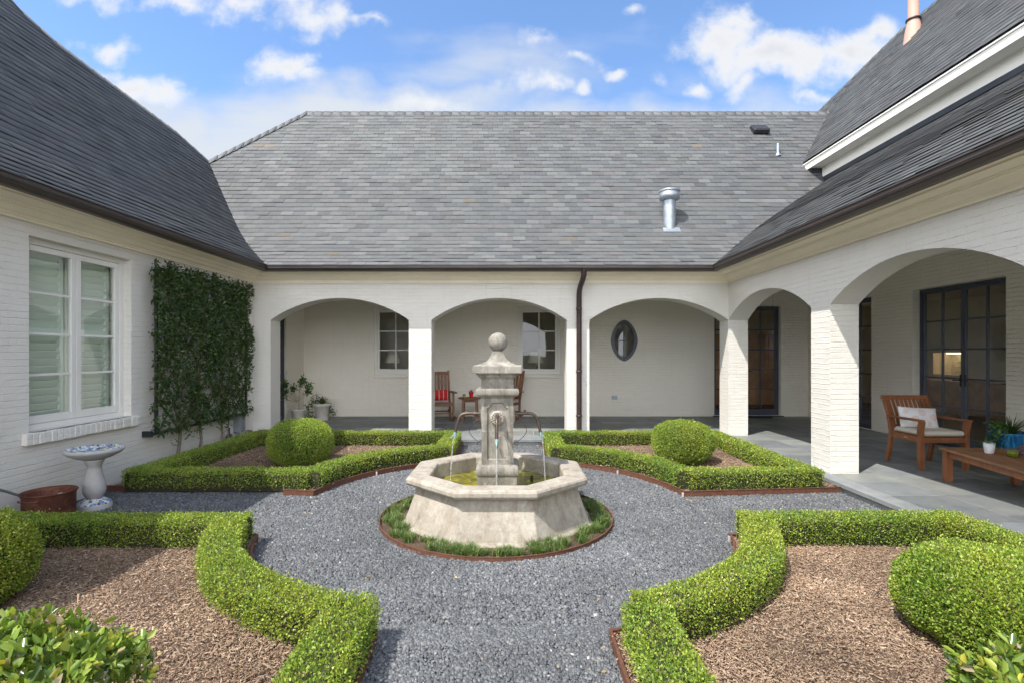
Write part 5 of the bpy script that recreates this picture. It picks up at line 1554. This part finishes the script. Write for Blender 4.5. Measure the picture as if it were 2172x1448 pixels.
mb = MB(); mb.lathe([(.045*math.sin(math.pi*i/12), -.045*math.cos(math.pi*i/12)) for i in range(13)], (0, 0, 0), 18, caps=False)
tag(mb.build('stone_ball', M_CONC, None, loc=(-4.62, 5.27, .23)), 'small pale ball lying inside the rusty pan', 'ball')
mb = MB(); mb.tube([(-4.90, 5.15, .27), (-4.93, 5.02, .355), (-4.95, 4.55, .60)], [.012, .013, .013], 10); mb.tube([(-4.885, 5.19, .245), (-4.90, 5.15, .27)], [.006, .014], 8)
tag(mb.build('pole', simple('weathered_pole', (.16, .18, .17), .6, .2, .5, 60)), 'thin weathered grey pole leaning into the rusty pan', 'pole')

# ================================================================== porch furniture
def rocker(loc, rz, label, group='rocking chairs on the far porch'):
    t = thing('rocking_chair', label, 'rocking chair', loc, rz, group)
    # local: front faces -y, seat width .52
    for s in (-1, 1):
        m = MB(); pts = []
        for i in range(15):
            a = R(-30)+R(66)*i/14; pts.append((s*.26, -.02+1.0*math.sin(a)*.82, 1.0-1.0*math.cos(a)+.02))
        for a, b_ in zip(pts[:-1], pts[1:]): m.beam(a, b_, .035, .04)
        m.build('rocker', M_ROCK, t)
        m = MB(); m.beam((s*.26, -.25, .05), (s*.26, -.25, .66), .045, .045, up=(0, 1, 0), bev=.004); m.build('leg', M_ROCK, t)
        m = MB(); m.beam((s*.26, .20, .05), (s*.245, .23, .45), .045, .045, up=(0, 1, 0), bev=.004); m.beam((s*.245, .23, .45), (s*.245, .42, 1.17), .045, .045, up=(0, 1, 0), bev=.004); m.build('back_post', M_ROCK, t)
        m = MB(); m.box(s*.29-.055, -.33, .66, s*.29+.055, .27, .685, 0, None, .006); m.build('arm', M_ROCK, t)
    m = MB()
    for k in range(6): m.box(-.235, -.27+k*.085, .43-.012*k, .235, -.27+k*.085+.075, .452-.012*k, 0, None, .004)
    m.box(-.235, -.275, .37, .235, -.24, .43, 0, None, .004)
    for s in (-1, 1): m.box(s*.26-.015, -.23, .37, s*.26+.015, .22, .43)
    m.build('seat', M_ROCK, t)
    m = MB(); sl_ = .19/.72
    m.beam((-.225, .405, 1.10), (.225, .405, 1.10), .03, .09); m.build('back_rail', M_ROCK, t)
    m = MB(); m.beam((-.225, .26, .52), (.225, .26, .52), .03, .05); m.build('back_rail', M_ROCK, t)
    for k in range(5):
        x_ = -.17+k*.085; m = MB(); m.beam((x_, .265, .53), (x_, .40, 1.07), .055, .014, up=(0, 1, 0)); m.build('slat', M_ROCK, t)
    m = MB(); m.beam((-.235, -.25, .20), (.235, -.25, .20), .022, .03); m.beam((-.235, .22, .20), (.235, .22, .20), .022, .03); m.beam((-.25, -.24, .17), (-.25, .21, .17), .022, .03); m.beam((.25, -.24, .17), (.25, .21, .17), .022, .03)
    m.build('stretcher', M_ROCK, t)
    return t
def striped(name, c0, c1, freq, axis=0, thr=.86):
    m, t, b, o = newmat(name); c = objc(t); sp = t.nodes.new('ShaderNodeSeparateXYZ'); t.links.new(c, sp.inputs[0])
    f = mth(t, 'FRACT', mth(t, 'MULTIPLY', sp.outputs[axis], freq)); g = mth(t, 'GREATER_THAN', f, thr)
    t.links.new(mixc(t, g, c0, c1), b.inputs['Base Color']); b.inputs['Roughness'].default_value = .9; n1 = noise(t, 160, 3, .5, c); bump(t, b, n1.outputs['Fac'], .0015)
    return m
M_RED = striped('red_stripe_cloth', (.52, .018, .02), (.70, .50, .46), 9.5)
def cushion_mesh(w, h, d, mat, name='pillow', parent=None, n=14, pinch=.82):
    m = MB(); V = []; 
    def f(u, v):
        e = (1-abs(u)**2.6)*(1-abs(v)**2.6); return max(0, e)**.55
    for sg in (1, -1):
        o = []
        for i in range(n+1):
            for j in range(n+1):
                u = -1+2*i/n; v = -1+2*j/n
                k = 1-.06*(1-abs(u))*0; sx = 1-.05*(v*v)*0
                px = u*(1-.045*(1-v*v)); pz = v*(1-.06*(1-u*u))
                o.append((px*w/2, sg*f(u, v)*d/2+.004*math.sin(u*5+v*3), pz*h/2))
        m.add(o, [(i*(n+1)+j, (i+1)*(n+1)+j, (i+1)*(n+1)+j+1, i*(n+1)+j+1)[::sg] for i in range(n) for j in range(n)], 0, None, True)
    return m
def pillow(loc, rot, w, h, d, mat, label, cat='pillow', group=None):
    o = cushion_mesh(w, h, d, mat).build('pillow', mat); o.location = loc; o.rotation_euler = rot
    return tag(o, label, cat, group)
rocker((-1.66, 12.12, FZ), R(16), 'wooden rocking chair left of the round side table on the far porch')
pillow((-1.71, 12.20, FZ+.60), (R(-14), 0, R(16)), .46, .27, .13, M_RED, 'red striped pillow on the rocking chair left of the side table', group='red pillows on the rocking chairs')
rocker((-.13, 12.22, FZ), R(-34), 'wooden rocking chair partly hidden behind the fountain pillar')
pillow((-.10, 12.30, FZ+.60), (R(-14), 0, R(-34)), .46, .27, .13, M_RED, 'red striped pillow seen beside the fountain pillar', group='red pillows on the rocking chairs')
st = thing('side_table', 'round wooden side table between the rocking chairs', 'side table', (-.97, 12.15, FZ))
mb = MB(); mb.lathe([(.25, .515), (.275, .522), (.28, .535), (.275, .545), (0, .546)], (0, 0, 0), 40); mb.build('tabletop', M_ROCK, st)
for sx in (-1, 1):
    for sy in (-1, 1): mb = MB(); mb.beam((sx*.165, sy*.165, 0), (sx*.15, sy*.15, .515), .05, .05, up=(0, 1, 0), bev=.004); mb.build('leg', M_ROCK, st)
mb = MB()
for s in (-1, 1): mb.box(-.15, s*.15-.012, .45, .15, s*.15+.012, .512); mb.box(s*.15-.012, -.138, .45, s*.15+.012, .138, .512); mb.box(-.15, s*.155-.01, .16, .15, s*.155+.01, .19)
mb.build('apron', M_ROCK, st)
def blades(c, n, h, sp, wd, colr, name='foliage', parent=None, seg=5, droop=1.0, mat=None):
    az = rng.uniform(0, 2*math.pi, n); hh = h*rng.uniform(.6, 1.1, n); ln_ = rng.uniform(.2, 1.0, n)*sp
    V = np.empty((n, 2*(seg+1), 3)); dx_ = np.stack([np.cos(az), np.sin(az)], 1); wv = np.stack([-np.sin(az), np.cos(az)], 1)*wd/2
    for i in range(seg+1):
        t_ = i/seg; off = dx_*(ln_*t_**1.25)[:, None]; z = c[2]+hh*(t_-droop*.55*(ln_/sp)*t_**3); w_ = wv*(1-t_**1.6*.9)
        V[:, 2*i, :2] = np.array(c[:2])+off-w_; V[:, 2*i+1, :2] = np.array(c[:2])+off+w_; V[:, 2*i, 2] = z; V[:, 2*i+1, 2] = z
    cl = np.array(colr)[rng.integers(0, len(colr), n)]*rng.uniform(.8, 1.2, n)[:, None]
    return bulk(name, V, [(2*i, 2*i+1, 2*i+3, 2*i+2) for i in range(seg)], cl, mat or M_VINE, parent)
GRN = [(.05, .10, .02), (.08, .15, .03), (.035, .075, .015), (.12, .19, .05)]
M_REDP = simple('red_glazed_pot', (.50, .02, .02), .25, 0, .05, 3)
pp = thing('potted_plant', 'small spiky plant in a red pot on the round side table', 'potted plant', (-.94, 12.13, FZ+.546))
mb = MB(); mb.lathe([(.04, 0), (.058, .13), (.062, .135), (.055, .135), (.05, .11), (0, .11)], (0, 0, 0), 24); mb.build('pot', M_REDP, pp); blades((0, 0, .11), 60, .12, .15, .008, GRN, parent=pp)
M_GG = simple('green_glass', (.16, .20, .02), .12, 0, .2, 12)
mb = MB(); mb.lathe([(.03, 0), (.038, .085), (.034, .085), (.027, .01), (0, .01)], (0, 0, 0), 20); o = mb.build('votive_glass', M_GG, None, loc=(-1.10, 12.06, FZ+.546)); tag(o, 'small green votive glass beside the red pot', 'candle glass')

# armchair
ac = thing('armchair', 'teak slatted armchair with beige seat cushion on the right porch', 'armchair', (5.90, 7.30, FZ), R(0)); ac.scale = (.93, .95, 1)
for s in (-1, 1):
    m = MB(); pts = [(s*.33, -.30, 0), (s*.33, -.295, .42), (s*.335, -.30, .55), (s*.335, -.325, .66)]
    for a, b_ in zip(pts[:-1], pts[1:]): m.beam(a, b_, .06, .065, up=(0, 1, 0))
    m.build('leg', M_TEAK, ac)
    m = MB(); pts = [(s*.33, .36, 0), (s*.33, .30, .22), (s*.33, .27, .45), (s*.33, .33, .70), (s*.33, .42, .90)]
    for a, b_ in zip(pts[:-1], pts[1:]): m.beam(a, b_, .045, .06, up=(0, 1, 0))
    m.build('leg', M_TEAK, ac)
    m = MB(); m.box(s*.35-.035, -.37, .655, s*.35+.035, .31, .685, 0, None, .01); m.build('arm', M_TEAK, ac)
m = MB(); m.box(-.30, -.325, .37, .30, -.29, .44, 0, None, .003); m.box(-.30, .26, .37, .30, .29, .44)
for s in (-1, 1): m.box(s*.325-.015, -.265, .37, s*.325+.015, .27, .44)
for k in range(7): m.box(-.31, -.26+k*.075, .44, .31, -.26+k*.075+.055, .455)
m.build('seat', M_TEAK, ac)
m = MB(); m.beam((-.37, .435, .93), (.37, .435, .93), .05, .06, bev=.006); m.build('back_rail', M_TEAK, ac); m = MB(); m.beam((-.31, .30, .52), (.31, .30, .52), .03, .05); m.build('back_rail', M_TEAK, ac)
for k in range(9):
    x_ = -.27+k*.0675; m = MB()
    for (ya, za), (yb_, zb_) in zip([(.29, .53), (.33, .70)], [(.33, .70), (.425, .91)]): m.beam((x_, ya, za), (x_, yb_, zb_), .042, .012, up=(0, 1, 0))
    m.build('slat', M_TEAK, ac)
M_BEIGE = simple('beige_canvas', (.60, .55, .47), .9, 0, .05, 8, .001, 200)
m = MB(); m.box(-.31, -.32, .458, .31, .25, .525, 0, None, .022); m.build('cushion', M_BEIGE, ac, bevel=.004)
M_BRASS = simple('brass_plate', (.6, .45, .18), .35, .8, .1, 5)
m = MB(); m.box(-.345, -.06, .40, -.341, .0, .415); m.build('name_plate', M_BRASS, ac)
def shellcloth():
    m, t, b, o = newmat('shell_print_cloth'); c = objc(t)
    out_ = (.80, .80, .82); col = None
    prev = None
    for (cx_, cz_, rr_) in [(-.09, -.045, .055), (.02, .06, .05), (.17, .0, .05), (.11, -.09, .035), (-.19, .07, .035)]:
        mp = nd(t, 'ShaderNodeMapping'); mp.inputs['Location'].default_value = (-cx_, 0, -cz_); mp.inputs['Scale'].default_value = (1, 0, 1); t.links.new(c, mp.inputs[0])
        l = t.nodes.new('ShaderNodeVectorMath'); l.operation = 'LENGTH'; t.links.new(mp.outputs[0], l.inputs[0])
        w_ = mth(t, 'SINE', mth(t, 'MULTIPLY', l.outputs['Value'], 330))
        ins = mth(t, 'LESS_THAN', l.outputs['Value'], rr_)
        f = mth(t, 'MULTIPLY', ins, mth(t, 'MULTIPLY_ADD', w_, .25, .45))
        prev = f if prev is None else mth(t, 'MAXIMUM', prev, f)
    t.links.new(mixc(t, prev, out_, (.72, .42, .36)), b.inputs['Base Color']); b.inputs['Roughness'].default_value = .9
    n1 = noise(t, 200, 3, .5, c); bump(t, b, n1.outputs['Fac'], .001); return m
pillow((5.86, 7.40, FZ+.665), (R(-17), R(3), R(-4)), .53, .30, .15, shellcloth(), 'white lumbar pillow with faded pink shell print on the teak armchair')

# coffee table
ct = thing('coffee_table', 'low slatted teak coffee table cut by the right edge', 'coffee table', (5.64, 5.64, FZ), R(-11))
hx, hy = .43, .74
for sx in (-1, 1):
    for sy in (-1, 1): m = MB(); m.box(sx*(hx-.07)-.038, sy*(hy-.06)-.038, 0, sx*(hx-.07)+.038, sy*(hy-.06)+.038, .385, 0, None, .004); m.build('leg', M_TEAK, ct)
m = MB()
for s in (-1, 1): m.box(s*(hx-.075)-.014, -hy+.10, .305, s*(hx-.075)+.014, hy-.10, .385); m.box(-hx+.115, s*(hy-.062)-.014, .305, hx-.115, s*(hy-.062)+.014, .385)
m.build('apron', M_TEAK, ct)
m = MB()
for s in (-1, 1): m.box(s*(hx-.045)-.045, -hy, .387, s*(hx-.045)+.045, hy, .42, 0, None, .005); m.box(-hx+.092, s*(hy-.045)-.045, .387, hx-.092, s*(hy-.045)+.045, .42, 0, None, .005)
n_ = 20; L0 = 2*hy-.18
for k in range(n_): y_ = -hy+.09+L0*(k+.5)/n_; m.box(-hx+.093, y_-L0/n_*.36, .392, hx-.093, y_+L0/n_*.36, .417, 0, None, .003)
m.build('tabletop', M_TEAKT, ct)
M_PORC = simple('white_porcelain', (.80, .80, .82), .2, 0, .02, 3)
cp = thing('potted_succulent', 'white cup with trailing green sprigs on the coffee table', 'potted plant', (5.60, 6.02, FZ+.42))
mb = MB(); mb.lathe([(.040, 0), (.044, .01), (.056, .12), (.052, .12), (.046, .10), (0, .10)], (0, 0, 0), 28); mb.build('cup', M_PORC, cp); blades((0, 0, .10), 40, .05, .10, .012, [(.10, .18, .12), (.06, .13, .06)], parent=cp, droop=1.6)
mb = MB(); mb.lathe([(.028, 0), (.040, .006), (.050, .035), (.048, .072), (.044, .072), (.045, .035), (.0, .012)], (0, 0, 0), 28)
tag(mb.build('votive_glass', M_GG, None, loc=(5.66, 5.80, FZ+.42)), 'yellow green votive glass beside the white cup', 'candle glass')
mb = MB(); pts = [(-.10, -.02, .035), (-.05, .01, .045), (0, .0, .04), (.05, .03, .05), (.09, .02, .09), (.10, .0, .12)]
mb.tube(pts, [.02, .038, .032, .04, .034, .022], 12); mb.tube([(-.02, .03, .03), (.04, -.03, .03)], [.02, .028], 10)
tag(mb.build('driftwood', simple('dark_driftwood', (.11, .075, .085), .6, 0, .35, 18, .004, 40), None, loc=(5.82, 5.90, FZ+.42)), 'dark purple brown knobbly ornament right of the green glass', 'ornament')

# blue planter
bp = thing('planter', 'blue glazed planter with ivy and grassy leaves behind the coffee table', 'planter', (6.93, 7.12, FZ))
def blueglaze():
    m, t, b, o = newmat('blue_glaze'); c = objc(t); mp = nd(t, 'ShaderNodeMapping'); mp.inputs['Scale'].default_value = (1, 1, .22); t.links.new(c, mp.inputs[0])
    n1 = noise(t, 16, 6, .65, mp.outputs[0], .8); r = ramp(t, [(.3, (.006, .03, .16)), (.5, (.02, .16, .36)), (.64, (.08, .42, .55)), (.78, (.35, .62, .62))]); t.links.new(n1.outputs['Fac'], r.inputs[0])
    t.links.new(r.outputs[0], b.inputs['Base Color']); b.inputs['Roughness'].default_value = .16; return m
mb = MB(); mb.lathe([(.15, 0), (.19, .05), (.225, .25), (.235, .46), (.245, .485), (.245, .50), (.22, .50), (.215, .45), (0, .45)], (0, 0, 0), 40); mb.build('pot', blueglaze(), bp)
blades((0, 0, .45), 150, .34, .46, .013, GRN, name='grass_leaves', parent=bp, droop=.9)
def ivy(centres, n, spread, size, parent, name='ivy', colr=None, down=.0):
    P = []; 
    for c in centres: P.append(np.array(c)+rng.normal(0, 1, (n, 3))*np.array(spread))
    P = np.concatenate(P); nn = unit(rng.normal(0, 1, (len(P), 3))+np.array([-.2, -.6, .5]))
    u = unit(np.cross(nn, rng.normal(0, 1, nn.shape))); w_ = np.cross(nn, u); V = np.empty((len(P), 10, 3))
    rad = [1.0, .45, .85, .45, .75, .35, .75, .45, .85, .45]; s = size*rng.uniform(.6, 1.2, len(P))
    for i in range(10):
        a = 2*math.pi*i/10; V[:, i] = P+(u*math.cos(a)+w_*math.sin(a))*(s*rad[i])[:, None]
    cl = np.array(colr or [(.06, .13, .03), (.09, .19, .04), (.04, .09, .02), (.14, .25, .07)])[rng.integers(0, 4, len(P))]*rng.uniform(.8, 1.2, len(P))[:, None]
    # fan of quads over ten points
    V2 = np.concatenate([V, P[:, None, :]+nn[:, None, :]*.006], 1)
    return bulk(name, V2, [(10, 0, 1, 2), (10, 2, 3, 4), (10, 4, 5, 6), (10, 6, 7, 8), (10, 8, 9, 0)], cl, M_VINE, parent)
ivy([(-.27, -.10, .46), (-.33, -.02, .36), (-.33, -.05, .22), (-.30, .0, .10), (.14, -.23, .44), (.18, -.26, .32), (.20, -.25, .18), (.30, -.15, .40), (.33, -.10, .28), (-.18, .0, .55)], 60, (.055, .06, .06), .030, bp)

# left porch pots
M_TERW = simple('whitewashed_pot', (.62, .58, .52), .8, 0, .12, 9, .002, 60)
p1 = thing('potted_plant', 'whitewashed pot with spider plant and trailing ivy in the left porch arch', 'potted plant', (-4.50, 12.25, FZ))
mb = MB(); mb.lathe([(.13, 0), (.145, .02), (.19, .33), (.215, .335), (.22, .40), (.20, .40), (.18, .34), (0, .34)], (0, 0, 0), 32); mb.build('pot', M_TERW, p1)
blades((0, 0, .36), 130, .26, .40, .016, [(.10, .17, .05), (.07, .13, .03), (.2, .27, .12), (.05, .10, .02)], name='spider_leaves', parent=p1, droop=1.3)
ivy([(-.20, -.12, .40), (-.28, -.14, .28), (-.26, -.14, .14), (.20, -.02, .30), (.24, 0, .18), (0, -.1, .48), (-.12, -.1, .5)], 45, (.055, .05, .06), .028, p1, colr=[(.04, .09, .02), (.06, .12, .03), (.03, .07, .015), (.09, .15, .04)])
p2 = thing('potted_shrub', 'pale stemmed leafy shrub in a pot beside the dark door, left porch arch', 'potted plant', (-4.93, 11.9, FZ))
mb = MB(); mb.lathe([(.11, 0), (.15, .26), (.165, .27), (.165, .30), (.145, .30), (.13, .26), (0, .26)], (0, 0, 0), 32); mb.build('pot', M_TERW, p2)
mb = MB(); brs = []
mb.tube([(.02, 0, .24), (.0, 0, .45), (-.03, 0, .62)], [.018, .015, .012], 8)
rs = random.Random(5)
for e in [(-.34, .05, .68), (-.28, -.1, .86), (.10, 0, .98), (.05, .1, .90), (.26, -.05, .84), (-.12, 0, .78), (.20, .1, .70), (-.38, 0, .58)]:
    m_ = Vector((e[0]*.4-.02, e[1]*.5, .45+.5*(e[2]-.5))); mb.tube([(-.01, 0, .46), m_, e], [.009, .007, .004], 6); brs.append(e)
mb.build('trunk', simple('pale_bark', (.36, .31, .25), .8, 0, .2, 14), p2)
Pc = np.concatenate([np.array(e)+rng.normal(0, .035, (42, 3)) for e in brs]); nn = unit(rng.normal(0, 1, (len(Pc), 3))+np.array([0, -.2, .2]))
bulk('foliage', leaves(Pc, nn, np.full(len(Pc), .085), np.full(len(Pc), .032), .5, .1), LEAF_F, VC[rng.integers(0, 5, len(Pc))]*1.5*rng.uniform(.8, 1.2, (len(Pc), 1)), M_VINE, p2)

# door mat, ceiling fan
mb = MB(); mb.add([(0+.38*math.cos(math.pi*i/20), -.30*math.sin(math.pi*i/20), z) for z in (0, .016) for i in range(21)], [tuple(range(21))[::-1], tuple(range(21, 42))]+[(i, i+1, 22+i, 21+i) for i in range(20)]+[(20, 0, 21, 41)])
tag(mb.build('door_mat', simple('black_coir', (.02, .02, .022), .95, 0, .4, 60, .003, 200), None, loc=(6.15, 12.88, FZ+.001)), 'black half round mat before the glass door of the far porch', 'mat')
cf_ = thing('ceiling_fan', 'dark wooden ceiling fan with pull chain seen through the narrow right arch', 'fan', (5.98, 11.8, 3.40))
mb = MB(); mb.lathe([(.06, -.001), (.06, -.04), (.014, -.05), (.014, -.16), (.09, -.17), (.11, -.20), (.11, -.26), (.07, -.29), (.05, -.33), (0, -.335)], (0, 0, 0), 28, caps=False); mb.build('motor', M_BRONZE, cf_)
for k in range(5):
    a = R(27+72*k); Mr = Matrix.Rotation(a, 4, 'Z'); m = MB(); m.box(.10, -.015, -.235, .2, .015, -.228, 0, Mr); Mr2 = Mr @ Matrix.Translation((.18, 0, -.23)) @ Matrix.Rotation(R(10), 4, 'X'); m.box(0, -.065, -.004, .46, .065, .004, 0, Mr2, .003); m.build('blade', M_ROCK, cf_)
mb = MB(); mb.tube([(.02, -.02, -.32), (.02, -.02, -.60)], .0025, 5); mb.lathe([(.0, -.64), (.008, -.63), (.007, -.60), (0, -.595)], (.02, -.02, 0), 8, caps=False); mb.build('pull_chain', M_BRONZE, cf_)

# behind the glass: table lamps, cake stand, oval mirror
M_SHADE = simple('lamp_shade_cloth', (.72, .68, .56), .9, 0, .03, 5)
def lamp(loc, label):
    t = thing('table_lamp', label, 'lamp', loc, 0, 'table lamps behind the porch windows')
    m = MB(); m.lathe([(.22, .52), (.14, .80), (.135, .80), (.215, .52)], (0, 0, 0), 28, caps=False); m.build('lamp_shade', M_SHADE, t)
    m = MB(); m.lathe([(.09, 0), (.09, .02), (.03, .05), (.07, .18), (.08, .28), (.03, .42), (.012, .46), (.012, .70)], (0, 0, 0), 24); m.build('base', simple('lamp_base', (.25, .22, .16), .3), t)
    return t
lamp((-3.16, 13.80, .93), 'table lamp with pale shade inside the left porch window')
lamp((.66, 13.80, .93), 'table lamp with pale shade inside the porch window behind the fountain')
for x_, lb in ((-3.1, 'dark wooden table under the lamp inside the left porch window'), (.66, 'dark wooden table under the lamp inside the porch window behind the fountain')):
    t = thing('lamp_table', lb, 'table', (x_, 13.85, .1), 0, 'tables behind the porch windows'); m = MB(); m.box(-.5, -.28, .79, .5, .28, .829, 0, None, .004); m.build('tabletop', M_ROOMWOOD, t)
    for sx in (-1, 1):
        for sy in (-1, 1): m = MB(); m.box(sx*.45-.025, sy*.23-.025, 0, sx*.45+.025, sy*.23+.025, .79); m.build('leg', M_ROOMWOOD, t)
cs = thing('cake_stand', 'three tier metal stand in the lit niche behind the glass door', 'stand', (12.78, 14.55, 1.10))
m = MB(); m.tube([(0, 0, 0), (0, 0, .46)], .008, 8); m.build('stem', M_BLACK, cs)
for z_, r_ in ((.06, .17), (.20, .14), (.34, .11)): m = MB(); m.lathe([(r_, z_), (r_, z_+.012), (0, z_+.008)], (0, 0, 0), 28); m.build('tier', M_GALV, cs)
mi = thing('wall_mirror', 'dark framed oval mirror on the inner wall behind the glass door', 'mirror', (12.37, 11.45, 2.15), 0)
m = MB(); n_ = 40
def ovr(a, ry, rz_, x_): return (x_, ry*math.cos(a), rz_*math.sin(a))
for k in range(n_):
    a0, a1 = 2*math.pi*k/n_, 2*math.pi*(k+1)/n_
    m.add([ovr(a0, .42, .62, -.02), ovr(a1, .42, .62, -.02), ovr(a1, .30, .50, -.05), ovr(a0, .30, .50, -.05)], [(0, 1, 2, 3)]); m.add([ovr(a0, .42, .62, -.02), ovr(a1, .42, .62, -.02), ovr(a1, .42, .62, .02), ovr(a0, .42, .62, .02)], [(0, 1, 2, 3)])
m.build('frame', M_BLACK, mi)
m = MB(); m.add([ovr(2*math.pi*k/n_, .31, .51, -.03) for k in range(n_)], [tuple(range(n_))]); m.build('mirror_glass', M_GALV, mi)
